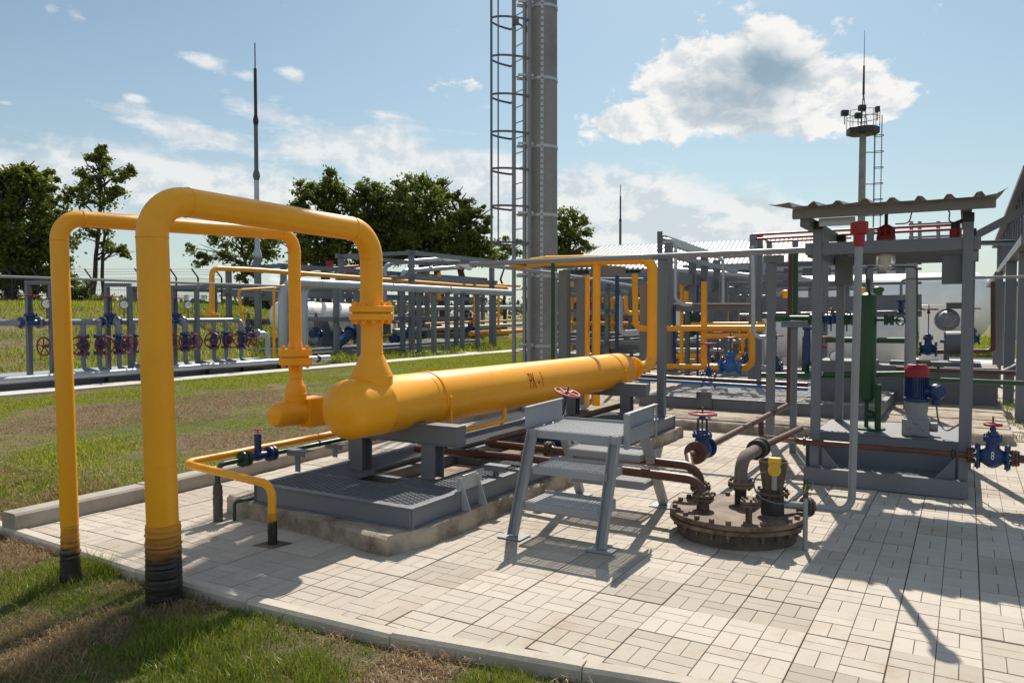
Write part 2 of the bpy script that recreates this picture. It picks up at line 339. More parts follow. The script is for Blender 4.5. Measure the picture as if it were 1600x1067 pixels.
# ------------------------------------------------------------------ terrain
def sstep(a, b, x): q = np.clip((x-a)/(b-a), 0, 1); return q*q*(3-2*q)
_lat = RNG.random((257, 257))
def vnoise(x, y, s):
    x = np.asarray(x)*s+1000; y = np.asarray(y)*s+1000; i = np.floor(x).astype(int); j = np.floor(y).astype(int); fx = x-i; fy = y-j
    fx = fx*fx*(3-2*fx); fy = fy*fy*(3-2*fy); g = lambda a, b: _lat[a % 257, b % 257]
    return (g(i,j)*(1-fx)+g(i+1,j)*fx)*(1-fy)+(g(i,j+1)*(1-fx)+g(i+1,j+1)*fx)*fy
def fbm(x, y, s, n=4):
    r = 0; a = .5
    for k in range(n): r = r+a*vnoise(x+k*17.3, y-k*9.1, s*2**k); a *= .5
    return r/(1-.5**n)
KF = [(-7.4,3.22),(-6.75,3.2),(-4.55,3.09),(-3.05,3.10),(-2.4,3.155),(-1.31,3.335),(0,3.58),(3,4.1),(7,4.6)]     # outer line of the front kerb
def kfy(x): return np.interp(x, [p[0] for p in KF], [p[1] for p in KF])
def klx(y): return np.interp(y, [3, 5.6, 7.4, 30], [-6.36, -6.38, -6.62, -6.72])                                       # inner line of the left kerb
def gz(x, y):
    x = np.asarray(x, float); y = np.asarray(y, float)
    back = .10*(1-sstep(-16, -9, -x*-1)) if False else np.interp(x, [-17, -9, -6.6], [.0, .05, .10])
    front = -.06+.0*x
    side = sstep(2.9, 4.6, y)
    z = np.where(x < klx(y)-.1, front*(1-side)+back*side, np.where(y < kfy(x)+.05, front, -.16))
    z = np.where((x > -6.3) & (y > 30), -.02, z); z = np.where((x > 3.2) & (y > kfy(x)), -.02, z)
    bank = sstep(-21, -34, x)*(1-sstep(26, 40, y)); z = z+bank*2.0
    rough = (fbm(x, y, .9)-.5)*.10+(fbm(x, y, 4.)-.5)*.05
    return z+np.where((x < klx(y)-.25) | (y < kfy(x)-.15), rough, 0)*np.where(x < -16.0, .5, 1.)
xs = np.concatenate([[-700,-400,-250,-150,-100,-75,-60,-50], np.arange(-44,-17,1.), np.arange(-17,-7.0,.25), np.arange(-7.0,-6.2,.08), np.arange(-6.2,2.2,.14), np.arange(2.4,12,.8), [16,25,40,70,120,250,400,700]])
ys = np.concatenate([[-100,-40,-15,-6,-2,-.5], np.arange(0,3.0,.12), np.arange(3.0,4.6,.08), np.arange(4.6,12,.25), np.arange(12,34,.7), np.arange(34,60,2.), [70,90,120,170,250,400,800,1200]])
X, Y = np.meshgrid(xs, ys); Z = gz(X, Y); nx, ny = len(xs), len(ys)
me = bpy.data.meshes.new('ground'); vv = np.stack([X.ravel(), Y.ravel(), Z.ravel()], 1)
fc = [(j*nx+i, j*nx+i+1, (j+1)*nx+i+1, (j+1)*nx+i) for j in range(ny-1) for i in range(nx-1)]
me.from_pydata(vv.tolist(), [], fc); me.polygons.foreach_set('use_smooth', [True]*len(fc)); me.materials.append(Mt['turf'])
o = bpy.data.objects.new('ground', me); COL.objects.link(o); struct(o)
# ------------------------------------------------------------------ paving: every block is its own little prism in one sheet
def fastmesh(name, verts, faces_n, idx, mat, attr=None, aname='tint', color=False, smooth=False):
    me = bpy.data.meshes.new(name); nf = len(faces_n); me.vertices.add(len(verts)); me.vertices.foreach_set('co', np.asarray(verts, np.float32).ravel())
    me.loops.add(len(idx)); me.loops.foreach_set('vertex_index', np.asarray(idx, np.int32)); me.polygons.add(nf)
    st = np.concatenate([[0], np.cumsum(faces_n)[:-1]]); me.polygons.foreach_set('loop_start', st.astype(np.int32)); me.update(calc_edges=True)
    if attr is not None:
        if color:
            a = me.attributes.new(aname, 'FLOAT_COLOR', 'POINT'); a.data.foreach_set('color', np.concatenate([attr, np.ones((len(attr), 1))], 1).astype(np.float32).ravel())
        else:
            a = me.attributes.new(aname, 'FLOAT', 'POINT'); a.data.foreach_set('value', np.asarray(attr, np.float32))
    me.polygons.foreach_set('use_smooth', [bool(smooth)]*nf)
    me.materials.append(mat); o = bpy.data.objects.new(name, me); COL.objects.link(o); return o
pv = []; pf = []; pt = []
def block(x0, y0, x1, y1, z, tx, ty, tint):
    e = .0016; n = len(pv); cx, cy = (x0+x1)/2, (y0+y1)/2
    for (i, zz) in ((0, -.05), (0, -e), (e, 0)):
        for x, y in ((x0+i,y0+i),(x1-i,y0+i),(x1-i,y1-i),(x0+i,y1-i)): pv.append((x, y, z+zz+(x-cx)*tx+(y-cy)*ty)); pt.append(tint)
    for a in (0, 4):
        for k in range(4): l = (k+1) % 4; pf.append((n+a+k, n+a+l, n+a+4+l, n+a+4+k))
    pf.append((n+8, n+9, n+10, n+11))
tr = random.Random(3)
def tile_state(): return (tr.gauss(0, .0016), tr.gauss(0, .0028), tr.gauss(0, .0028), min(1, max(0, tr.gauss(.55, .27))))
ts = {}
for iy in range(-6, 130):
    for ix in range(-29, 17):
        X0 = -1.1+.2*ix; Y0 = 3.89+.2*iy
        if Y0 > 11.3 and X0 > -2.0 and Y0 < 12 and False: continue
        if Y0 > 10.9 and X0 < -4.0 and Y0 < 11.0: pass
        if X0+.2 < klx(Y0)+.0 or Y0+.2 < kfy(X0+.1)+.10: continue
        if Y0 > 12 and X0 < -6: continue
        k = (ix//2, iy//2)
        if k not in ts: ts[k] = tile_state()
        h, tx, ty, tn = ts[k]
        for half in (0, 1):
            if (ix+iy) % 2 == 0: x0, x1, y0, y1 = X0+.1*half, X0+.1*half+.1, Y0, Y0+.2
            else: x0, x1, y0, y1 = X0, X0+.2, Y0+.1*half, Y0+.1*half+.1
            gA = .0017; gB = .0033
            L = gB if abs((x0+.7)/.4-round((x0+.7)/.4)) < .02 else gA; R = gB if abs((x1+.7)/.4-round((x1+.7)/.4)) < .02 else gA
            Bm = gB if abs((y0-3.89)/.4-round((y0-3.89)/.4)) < .02 else gA; Tp = gB if abs((y1-3.89)/.4-round((y1-3.89)/.4)) < .02 else gA
            x0 = max(x0+L, klx(Y0)+.003); y0 = max(y0+Bm, kfy((x0+x1)/2)+.116); x1 -= R; y1 -= Tp
            if x1-x0 < .02 or y1-y0 < .02: continue
            block(x0, y0, x1, y1, h+tr.gauss(0, .0006), tx+tr.gauss(0, .0007), ty+tr.gauss(0, .0007), min(1, max(0, tn+tr.gauss(0, .09))))
o = fastmesh('paving', pv, [4]*len(pf), np.array(pf).ravel(), Mt['pave'], pt); struct(o)
struct(M().add([(-6.5,3.25,-.009),(2.1,4.0,-.009),(2.1,29.8,-.009),(-6.6,29.8,-.009)], [(0,1,2,3)]).out('paving_bed', Mt['sand'], loc=(0,0,0)))
# ------------------------------------------------------------------ kerbs (one thing per kerb stone run is the setting's edge)
def kerb_run(name, pts, w, z0, z1, side, mat, L, first):
    m_ = M(); P = [Vector((p[0], p[1], 0)) for p in pts]; acc = 0; cuts = []
    tot = sum((P[i+1]-P[i]).length for i in range(len(P)-1)); s_ = first; marks = [0]
    while s_ < tot: marks.append(s_); s_ += L
    marks.append(tot)
    def at(d):
        for i in range(len(P)-1):
            l = (P[i+1]-P[i]).length
            if d <= l or i == len(P)-2: return P[i]+(P[i+1]-P[i])*(d/l)
            d -= l
    for a, b_ in zip(marks[:-1], marks[1:]):
        if b_-a < .05: continue
        p, q = at(a+.003), at(b_-.003); d = (q-p).normalized(); nrm = Vector((-d.y, d.x, 0))*side; c_ = .018; j = tr.gauss(0, .0025); k2 = tr.gauss(0, .003)
        prof = [(0, z0), (0, z1-c_), (c_, z1), (w-c_, z1), (w, z1-c_), (w, z0)]
        m_.prism([p+nrm*(x+k2)+Vector((0,0,z+j)) for x, z in prof], q-p)
    return struct(m_.out(name, mat, loc=(0,0,0), bevel=.004))
kerb_run('kerb', KF, .112, -.19, .012, 1, Mt['kerb'], 1.05, .62)
kerb_run('kerb', [(klx(y)-.19, y) for y in (3.2, 5.6, 7.4, 14, 23)], .19, -.05, .135, -1, Mt['kerbd'], 2.0, 1.15)
# paths
def sheet(name, x0, y0, x1, y1, z, th, mat): return struct(M().box(x0, y0, z-th, x1, y1, z).out(name, mat, loc=(0,0,0), bevel=.01))
sheet('path', -17.35, 3, -16.5, 44, .055, .15, Mt['pathc'])
sheet('path', -27, 26.2, -17.35, 27.0, .055, .15, Mt['pathc'])
sheet('yard_pavement', -6.6, 30, 1.6, 34, .005, .2, Mt['pathc'])
# ------------------------------------------------------------------ grass and straw
def blades(name, P, h, w, lean, cols, z0, label=None):
    n = len(P); ang = RNG.random(n)*2*pi; dx = np.stack([np.cos(ang), np.sin(ang), np.zeros(n)], 1); la = RNG.random(n)*2*pi
    ld = np.stack([np.cos(la), np.sin(la), np.zeros(n)], 1); b = np.stack([P[:,0], P[:,1], z0], 1); up_ = np.array([0,0,1.])
    lean = lean[:,None]; hh = h[:,None]; ww = w[:,None]
    mid = b+(up_*np.cos(lean*.5)+ld*np.sin(lean*.5))*hh*.55; tip = mid+(up_*np.cos(lean*1.25)+ld*np.sin(lean*1.25))*hh*.5
    V = np.stack([b-dx*ww, b+dx*ww, mid+dx*ww*.75, mid-dx*ww*.75, tip], 1).reshape(-1, 3)
    i0 = (np.arange(n)*5)[:,None]; idx = np.concatenate([i0+0, i0+1, i0+2, i0+3, i0+3, i0+2, i0+4], 1).ravel()
    fn = np.tile([4, 3], n); C = np.repeat(cols, 5, 0)
    o = fastmesh(name, V, fn, idx, Mt['grass'], C, 'tint_col', True); o['kind'] = 'stuff'; return o
def patch(P, spots):
    s = np.zeros(len(P))
    for (px, py, r, w) in spots:
        g = gp(px, py); s += w*np.exp(-((P[:,0]-g.x)**2+(P[:,1]-g.y)**2)/r**2)
    return s
def lawn(n, x0, y0, x1, y1, spots, hgt, wid, dens, straw, scale, keep, gain=1., bias=None):
    P = np.stack([RNG.uniform(x0, x1, n), RNG.uniform(y0, y1, n)], 1); P = P[keep(P)]
    g = fbm(P[:,0], P[:,1], scale)*.75+fbm(P[:,0]+50, P[:,1], scale*5, 3)*.35-.05+patch(P, spots)+(bias(P) if bias else 0); r = RNG.random(len(P))
    isg = g+(r-.5)*.16 > .455; pk = np.where(isg, RNG.random(len(P)) < dens, RNG.random(len(P)) < straw); P = P[pk]; isg = isg[pk]; g = g[pk]; n = len(P); r = RNG.random(n); tall = np.clip((g-.45)*3, .35, 1.5)
    h = np.where(isg, hgt*(.55+.9*r)*tall, hgt*(.5+.9*r)); w = wid*(.6+.8*RNG.random(n)); lean = np.where(isg, .25+.75*RNG.random(n), .95+.65*RNG.random(n))
    a = np.array([.055,.10,.008]); b = np.array([.27,.33,.028]); sA = np.array([.20,.12,.068]); sB = np.array([.50,.35,.20]); q = RNG.random(n)[:,None]
    c = np.where(isg[:,None], a*(1-q)+b*q, sA*(1-q)+sB*q); dry = (RNG.random(n) < .10)[:,None]; c = np.where(dry & isg[:,None], np.array([.27,.22,.085]), c)
    c = np.where(isg[:,None], c*gain*np.array([1.12,1.,.9]) if gain != 1 else c, c)
    return P, h, w, lean, c, gz(P[:,0], P[:,1])-.006
A = lawn(300000, -9.5, .7, -.2, 4.4, [(60,905,.5,.25),(330,985,.45,.3),(420,1045,.4,.3),(520,1030,.3,.25),(740,1060,.3,.25),(150,880,.2,.3),(30,1010,.6,-.2),(200,910,.3,-.2),(490,1000,.25,-.25),(650,1030,.25,-.25),(60,850,.3,-.25),(330,930,.25,-.2)], .085, .0022, .85, .55, .9,
  lambda P: ((P[:,1] < kfy(P[:,0])-.005) | (P[:,0] < -6.75)) & (P[:,1]-.577*(-P[:,0])*0 > .7) & ((P[:,0]+4.18)**2+(P[:,1]-2.95)**2 > .014) & ((P[:,0]+5.03)**2+(P[:,1]-2.87)**2 > .008))
blades('grass', *A)
Bb = lawn(520000, -16.5, 3.4, -6.55, 27, [(190,655,1.8,-.34),(330,628,1.6,-.34),(335,692,1.1,-.34),(20,690,.9,-.1),(480,690,.8,-.3),(300,770,.5,-.2),(60,720,.9,.2),(190,700,.7,.2),(420,640,1.0,.12),(100,625,1.2,.15),(640,560,5,.3),(760,560,6,.3),(300,590,2.5,.25),(550,560,4,.3)], .052, .0042, .85, .6, .22,
  lambda P: (P[:,0] < klx(P[:,1])-.2), 1.55, lambda P: .02+.10*(fbm(P[:,0]+31, P[:,1]+7, .55, 3)-.5)*6)
blades('grass', *Bb)
Cc = lawn(160000, -44, 6, -17.6, 46, [(200,545,9,.35),(400,545,9,.3),(100,560,5,.3)], .16, .012, .9, .5, .2, lambda P: (P[:,0] < -19.6) | (P[:,1] > 19.5), 1.5, lambda P: .22*(P[:,0] > -25)-.12*((P[:,0] < -25) & (P[:,0] > -31)))
blades('grass', *Cc)
Ff = list(lawn(40000, -9, 34.1, 9, 62, [], .2, .02, .95, .3, .2, lambda P: P[:,1] > 34, 1.5, lambda P: .3)); Ff[5] = np.full(len(Ff[0]), -.03); blades('grass', *Ff)
Ee = list(lawn(9000, -6.35, 11.3, -4.85, 17, [], .13, .005, .9, .3, .9, lambda P: P[:,0] > -7)); Ee[5] = np.zeros(len(Ee[0])); blades('grass', *Ee)
gt = gp(1585, 650); Dd = lawn(5000, .55, 12.2, 2.2, 17, [(1585,655,3,.1)], .13, .004, .9, .6, .6, lambda P: P[:,0] > .62+.15*np.sin(P[:,1]*3))
Dd = list(Dd); Dd[5] = np.zeros(len(Dd[0])); blades('grass', *Dd)
Y_ = Mt['yellow']; G_ = Mt['grey']; BR = Mt['brown']
def V(*a): return Vector(a)
def bolted_flange(par, c, axis, R, th, pipe_r, mat, n=12, gap=.006, br=.011, bl=None, name='flange', boltmat=None):
    """a pair of flange discs with a ring of bolts; each bolt a sub-part sharing one mesh"""
    a = Vector(axis).normalized(); c = Vector(c)
    f = M().disc(c+a*(th/2+gap/2), a, R, th).disc(c-a*(th/2+gap/2), a, R, th).lathe([(pipe_r*1.0, -th*2.2), (pipe_r*1.25, -th*1.0), (pipe_r*1.25, th*1.0), (pipe_r*1.0, th*2.2)], c, a)
    f.disc(c, a, R*.8, gap*1.2)
    fo = f.out(name, mat, par); L = bl or th*2+gap+br*3.6; proto = None
    ax, u, w = frame(a)
    for k in range(n):
        g = 2*pi*(k+.5)/n; p = c+(u*cos(g)+w*sin(g))*(R-br*1.9)
        if proto is None:
            b = M().tube([p-a*L/2, p+a*L/2], br*.62, 8)
            for s in (-1, 1): b.tube([p+a*s*(th+gap/2), p+a*s*(th+gap/2+br*1.35)], br*1.05, 6)
            proto = b.out('bolt', boltmat or mat, fo); p0 = p
        else:
            o = proto.copy(); COL.objects.link(o); o.parent = fo; o.location = p-p0
    return fo
# ------------------------------------------------------------------ big yellow arch pipe
t1 = T('gas_pipe', 'thick yellow pipe arching from the front grass to the near end of the lettered vessel', 'pipe', (-4.18, 2.95, -.1))
M().bend([(-4.18,2.95,.30),(-4.215,2.93,2.388),(-4.18,4.875,2.352),(-4.18,4.875,1.74)], .0915, .235, 32, 12, bead=.0045).ring((-4.18,2.95,.78), (0,0,1), .0915, .0012, 32).out('pipe', Y_, t1)
prof = []; rr = random.Random(5)
for i in range(46):
    z = -.14+i*.0125; base = .1025-.004*(i/46); prof.append((base+(.005*rr.random() if z > .02 else .002)+(.0035 if i % 5 == 0 else 0)-(.004 if i > 43 else 0), z))
M().lathe(prof, (-4.18,2.95,0), seg=32).out('tape_wrap', tapemat('tape_big', .30, .50), t1)
bolted_flange(t1, (-4.18,4.875,1.695), (0,0,1), .180, .050, .088, Y_, 12, .014, .0185)
# ------------------------------------------------------------------ big vessel
vs0 = V(-4.18, 4.585, .935); ve0 = V(-4.18, 10.15, .89); va = (ve0-vs0).normalized(); VR = .238; VL = (ve0-vs0).length
t2 = T('pressure_vessel', 'long fat yellow vessel lettered in dark red, lying on grey saddles over the skid', 'vessel', (-4.18, 4.6, .67))
pr = [(.002, -.155), (.06,-.15), (.12,-.133), (.17,-.105), (.205,-.07), (.228,-.03), (VR, .02), (VR, .30), (VR+.004,.31), (VR+.004,.325), (VR,.335), (VR, .92), (VR+.0035,.925), (VR+.0035,.94),(VR,.945)]
pr += [(VR, VL-.75), (VR, VL), (.228, VL+.04), (.205, VL+.08), (.165, VL+.12), (.11, VL+.15), (.085, VL+.19), (.062,VL+.26), (.062, VL+.62)]
M().lathe(pr, vs0, va, 56).out('shell', Y_, t2, smooth=30)
fr = (lambda d: vs0+va*d)
for d in (1.03, 5.12): M().lathe([(VR+.001,-.02),(VR+.009,-.018),(VR+.009,.018),(VR+.001,.02)], fr(d), va, 56).out('strap_band', Y_, t2)
for d in (1.06, 5.15):
    p = fr(d)
    M().box(p.x+VR+.002, p.y-.013, p.z-.22, p.x+VR+.018, p.y+.013, p.z+.03).cyl((p.x+VR+.01,p.y,p.z-.28),(p.x+VR+.01,p.y,p.z-.1),.007,seg=8).out('strap_clip', Y_, t2, bevel=.003)
M().lathe([(.0885,1.60),(.0885,1.37),(.098,1.345),(.125,1.285),(.152,1.225),(.168,1.185),(.170,1.165),(.170,1.0)], (-4.18,4.875,0), seg=40).ring((-4.18,4.875,1.372),(0,0,1),.0895,.004,40).ring((-4.18,4.875,1.186),(0,0,1),.168,.004,40).out('nozzle', Y_, t2)
M().bend([(-4.18,5.75,.62),(-4.18,5.75,.56),(-3.95,6.6,.62),(-3.95,6.6,.75)], .022, .05, 12).cyl((-4.1,5.7,.7),(-4.02,5.5,.45),.018).out('drain_pipe', Y_, t2)
M().cyl((-4.05,5.62,.56),(-3.98,5.66,.56),.075,seg=20).cyl((-4.12,5.58,.56),(-3.9,5.7,.56),.03).out('drain_valve', Mt['blue'], t2)
bolted_flange(t2, fr(VL+.44), va, .165, .034, .06, Y_, 12, .01, .014, name='end_flange')
# lettering, wrapped on the shell
def text_mesh(s, size, xs=1.):
    cu = bpy.data.curves.new('lettering', 'FONT'); cu.body = s; cu.size = size; cu.align_x = 'CENTER'; cu.align_y = 'CENTER'; cu.offset = -.002*size
    o = bpy.data.objects.new('lettering', cu); COL.objects.link(o); dg = bpy.context.evaluated_depsgraph_get(); me = bpy.data.meshes.new_from_object(o.evaluated_get(dg))
    bpy.data.objects.remove(o); bm = bmesh.new(); bm.from_mesh(me)
    bmesh.ops.triangulate(bm, faces=bm.faces); bmesh.ops.subdivide_edges(bm, edges=[e for e in bm.edges if e.calc_length() > size*.15], cuts=4)
    bmesh.ops.triangulate(bm, faces=bm.faces)
    v = [(q.co.x*xs, q.co.y) for q in bm.verts]; bm.verts.index_update(); f = [tuple(w.index for w in p.verts) for p in bm.faces]; bm.free(); return v, f
v, f = text_mesh('PK - 1', .25, .50); tm = M(); yc = xp(838, 596, -3.955).y; ang0 = radians(14)
def wrap(x, y):
    d = (yc-vs0.y)+x; c = fr(d); a = ang0+y/VR; return c+V(cos(a), 0, sin(a))*(VR+.0016)
tm.add([wrap(*q) for q in v], f)
for gx, w, yb in ((-.158,.052,-.046),(-.158,.03,.046),(-.085,.03,.046),(-.085,.03,-.046),(-.052,.03,.046),(-.052,.03,-.046)):   # small serif strokes
    n_ = 6; vs = [wrap(gx-w/2+w*i/n_, yb+j*.006) for j in (0, 1) for i in range(n_+1)]
    if False: tm.add(vs, [(i, i+1, i+n_+2, i+n_+1) for i in range(n_)])
tm.out('lettering', paint('dark_red_lettering', (.30,.008,.006), .5, .35, (.42,.08,.02)), t2)
# outlet riser behind it
t3 = T('gas_pipe', 'yellow riser at the far end of the big vessel bending left above the grey posts', 'pipe', (-4.18, 11.4, .8))
M().bend([fr(VL+.48), (-4.18,11.42,.885), (-4.18,11.42,2.52), (-6.0,11.42,2.55), (-6.7,11.42,2.5)], .083, .20, 24, 8, bead=.004).out('pipe', Y_, t3)
M().cyl((-5.12,11.42,2.5),(-5.12,11.42,.2),.062,seg=20).ring((-5.12,11.42,2.44),(0,0,1),.07,.012).out('branch_pipe', Y_, t3)
M().cyl((-5.3,11.46,2.3),(-5.3,11.46,.2),.04,seg=16).out('branch_pipe', Y_, t3)
# ------------------------------------------------------------------ thinner arch and its header
t4 = T('gas_pipe', 'thinner yellow pipe arching behind the thick one at far left', 'pipe', (-5.03, 2.87, -.08))
M().bend([(-5.03,2.87,.3),(-5.055,2.855,2.31),(-5.03,4.86,2.375),(-5.03,4.86,1.42)], .0545, .15, 28, 10, bead=.004).ring((-5.03,4.86,1.70),(0,0,1),.0545,.002,28).out('pipe', Y_, t4)
prof = [(.066-.0005*i+(.004*rr.random())+(.006 if i in (19,33) else 0)-(.008 if i > 37 else 0), -.1+i*.0125) for i in range(39)]
M().lathe(prof, (-5.03,2.87,0), seg=28).out('tape_wrap', tapemat('tape_thin', .22, .30), t4)
bolted_flange(t4, (-5.03,4.86,1.315), (0,0,1), .142, .062, .054, Y_, 8, .012, .017)
t5 = T('gas_header', 'short yellow header with a square box, hidden partly by the big vessel', 'pipe', (-5.03, 4.8, .68))
M().lathe([(.002,-.12),(.05,-.112),(.085,-.09),(.105,-.05),(.112,0),(.112,.2),(.114,.205),(.114,.22),(.112,.225),(.112,5.1)], (-5.03,4.70,.83), (0,1,-.008), 36).out('shell', Y_, t5, smooth=30)
M().lathe([(.054,1.26),(.054,1.12),(.075,1.07),(.088,1.05),(.088,1.0),(.093,.995),(.093,.98),(.093,.88)], (-5.03,4.86,0), seg=30).ring((-5.03,4.86,1.13),(0,0,1),.056,.004).out('nozzle', Y_, t5)
M().box(-5.13,4.90,.70,-4.905,5.17,.945).out('junction_box', Y_, t5, bevel=.006)
for i, yy in enumerate((5.6, 9.3)):
    M().box(-5.06,yy-.05,.30,-5.0,yy+.05,.73).out('support_leg', G_, t5, bevel=.003)
# ------------------------------------------------------------------ small yellow loop and green line with blue valve
t6 = T('gas_pipe', 'low small yellow pipe bent like a staple before the skid, black at its foot', 'pipe', (-4.36, 3.97, 0))
M().bend([(-4.36,3.97,.17),(-4.36,3.97,.44),(-5.36,3.97,.50),(-5.36,9.0,.52)], .0305, .10, 18, 7, bead=.002).ring((-5.36,5.45,.5045),(0,1,0),.031,.005,18).out('pipe', Y_, t6)
M().lathe([(.034,-.04),(.036,.0),(.034,.05),(.036,.1),(.0345,.15),(.035,.2),(.033,.235)], (-4.36,3.97,0), seg=18).out('tape_wrap', tapemat('tape_small', .14, .22), t6)
M().prism([(-4.46,3.86,.0015),(-4.27,3.9,.0015),(-4.25,4.06,.0015),(-4.44,4.05,.0015)], (0,0,.004)).out('base_patch', Mt['sand'], t6)
t7 = T('drain_line', 'dark green pipe running beside the kerb with a wrapped grey foot', 'pipe', (-5.24, 4.2, 0))
M().bend([(-5.24,4.2,.28),(-5.24,4.2,.46),(-5.24,9.0,.47)], .022, .07, 14, 6).ring((-5.24,5.35,.465),(0,1,0),.022,.007,14).out('pipe', Mt['dgreen'], t7)
M().lathe([(.036+.004*rr.random(), -.03+i*.024) for i in range(14)]+[(.025,.31)], (-5.24,4.2,0), seg=16).out('tape_wrap', concrete('grey_tape', (.13,.12,.10), 5, .7, .8), t7)
M().bend([(-5.14,4.28,.0),(-5.14,4.28,.15),(-5.05,4.62,.165)],.014,.03,8).out('branch_pipe', Mt['dgreen'], t7)
t8 = T('globe_valve', 'blue valve with tiny red knob on the dark green pipe by the kerb', 'valve', (-5.24, 4.62, .46))
M().lathe([(.03,-.12),(.034,-.05),(.042,0),(.034,.05),(.03,.12)], (-5.24,4.62,.465), (0,1,0), 18).cyl((-5.24,4.62,.48),(-5.24,4.62,.655),.03).out('body', Mt['blue'], t8, smooth=50)
M().disc((-5.24,4.50,.465),(0,1,0),.068,.03).disc((-5.24,4.455,.465),(0,1,0),.068,.03).bolts((-5.24,4.478,.465),(0,1,0),.052,6,.008,.11).out('flange', Mt['dgreen'], t8)
M().disc((-5.24,4.745,.465),(0,1,0),.066,.026).disc((-5.24,4.785,.465),(0,1,0),.066,.026).bolts((-5.24,4.765,.465),(0,1,0),.05,6,.008,.09).out('flange', Mt['blue'], t8)
M().cyl((-5.24,4.62,.65),(-5.24,4.62,.70),.006,seg=8).ring((-5.24,4.62,.695),(0,0,1),.036,.007,16).bar((-5.275,4.62,.695),(-5.205,4.62,.695),.01,.008).bar((-5.24,4.585,.695),(-5.24,4.655,.695),.01,.008).out('handwheel', Mt['redp'], t8)
# ------------------------------------------------------------------ concrete slab and steel skid under the vessel
def rough_slab(name, poly, z0, z1, mat, seed, label, cat):
    r = random.Random(seed); pts = []
    for i in range(len(poly)):
        p = Vector(poly[i]); q = Vector(poly[(i+1) % len(poly)]); n = max(2, int((q-p).length/.09))
        for k in range(n): pts.append(p+(q-p)*(k/n)+Vector((r.gauss(0,.008), r.gauss(0,.008))))
    m_ = M(); n = len(pts); c = sum(pts, Vector((0,0)))/n; vs = []
    for ins, z in ((0, z0), (.004, z0+.5*(z1-z0)), (.002, z1-.022), (.026, z1)):
        for p in pts: d = (c-p).normalized(); e = max(0, r.gauss(0, .006)); vs.append((p.x+d.x*(ins+e), p.y+d.y*(ins+e), z-(e*.9 if z == z1 else 0)))
    fs = [(i*n+k, i*n+(k+1) % n, (i+1)*n+(k+1) % n, (i+1)*n+k) for i in range(3) for k in range(n)]+[tuple(range(3*n, 4*n))]
    m_.add(vs, fs); o = m_.out(name, mat); tag(o, label, cat); return o
rough_slab('concrete_slab', [(-3.46,4.16),(-3.33,4.5),(-3.32,10.3),(-5.3,10.3),(-5.42,4.42)], -.02, .142, Mt['slab'], 2, 'crumbling concrete slab under the near skid with chipped front corner', 'slab')
def grating(m_, x0, y0, x1, y1, z, pitch, slope=.55, t=.005, h=.018, hole=()):
    """expanded-metal mesh: two families of slanted strands clipped to the panel"""
    def clip(c, k):
        xa, xb = x0, x1; ya, yb = k*xa+c, k*xb+c
        lo, hi = 0., 1.
        for a0, a1, mn, mx in ((ya, yb, y0, y1),):
            d = a1-a0; t0 = (mn-a0)/d; t1_ = (mx-a0)/d
            if t0 > t1_: t0, t1_ = t1_, t0
            lo = max(lo, t0); hi = min(hi, t1_)
        return None if hi-lo < 1e-3 else ((xa+(xb-xa)*lo, ya+(yb-ya)*lo), (xa+(xb-xa)*hi, ya+(yb-ya)*hi))
    for k in (slope, -slope):
        lo = min(y0-k*x0, y0-k*x1); hi = max(y1-k*x0, y1-k*x1); c = math.floor(lo/pitch)*pitch
        while c < hi:
            s_ = clip(c, k)
            if s_: (a, b), (p, q) = s_; m_.bar((a,b,z-h/2+(.001 if k > 0 else 0)), (p,q,z-h/2+(.001 if k > 0 else 0)), t, h)
            c += pitch
    return m_
ts1 = T('skid_frame', 'near grey steel skid of channel beams and mesh decking under the lettered vessel', 'skid', (-4.2, 7.3, .142))
bx0, bx1, by0, by1, bz0, bz1 = -5.03, -3.39, 4.37, 10.2, .143, .30
def channel(m_, p, q, h, w, out_, t_=.008):
    p = Vector(p); q = Vector(q); o_ = Vector(out_); m_.bar(p+Vector((0,0,h/2))-o_*w*.75, q+Vector((0,0,h/2))-o_*w*.75, t_, h-2*t_-.001)
    for z in (t_/2, h-t_/2): m_.bar(p+Vector((0,0,z))-o_*w/2, q+Vector((0,0,z))-o_*w/2, w, t_)
    return m_
h_ = bz1-bz0
def solidbeam(m_, p, q, h, w, out_): # channel seen from its outer flat side with lips top and bottom
    p = Vector(p); q = Vector(q); o_ = Vector(out_); m_.bar(p+Vector((0,0,h/2))-o_*.022, q+Vector((0,0,h/2))-o_*.022, .008, h-.018)
    for z in (.0045, h-.0045): m_.bar(p+Vector((0,0,z))-o_*w/2, q+Vector((0,0,z))-o_*w/2, w, .009)
    return m_
for p, q, o_ in (((bx0,by0,bz0),(bx1,by0,bz0),(0,-1,0)), ((bx1,by0+.001,bz0-.002),(bx1,by1,bz0-.002),(1,0,0)), ((bx0,by0+.001,bz0-.002),(bx0,by1,bz0-.002),(-1,0,0)), ((bx0,by1,bz0),(bx1,by1,bz0),(0,1,0))):
    solidbeam(M(), p, q, h_, .075, o_).out('beam', G_, ts1, bevel=.003)
for (a, b_, c_, d_) in ((bx0+.05,by0+.04,-3.44,4.93),(bx0+.05,4.93,-4.49,5.27),(-4.04,4.93,-3.44,5.27),(bx0+.05,5.27,-4.58,10.15),(-3.82,5.27,-3.44,10.15),(-4.58,7.9,-3.82,10.15)):
    g = grating(M(), a, b_, c_, d_, bz1-.003, .048, .5, .0055, .02); g.box(a,b_,bz1-.03,c_,b_+.006,bz1-.001).box(a,d_-.006,bz1-.03,c_,d_,bz1-.001).box(a,b_,bz1-.031,a+.006,d_,bz1-.002).box(c_-.006,b_,bz1-.031,c_,d_,bz1-.002)
    g.out('mesh_deck', Mt['galv'] if False else G_, ts1)
crossm = M()
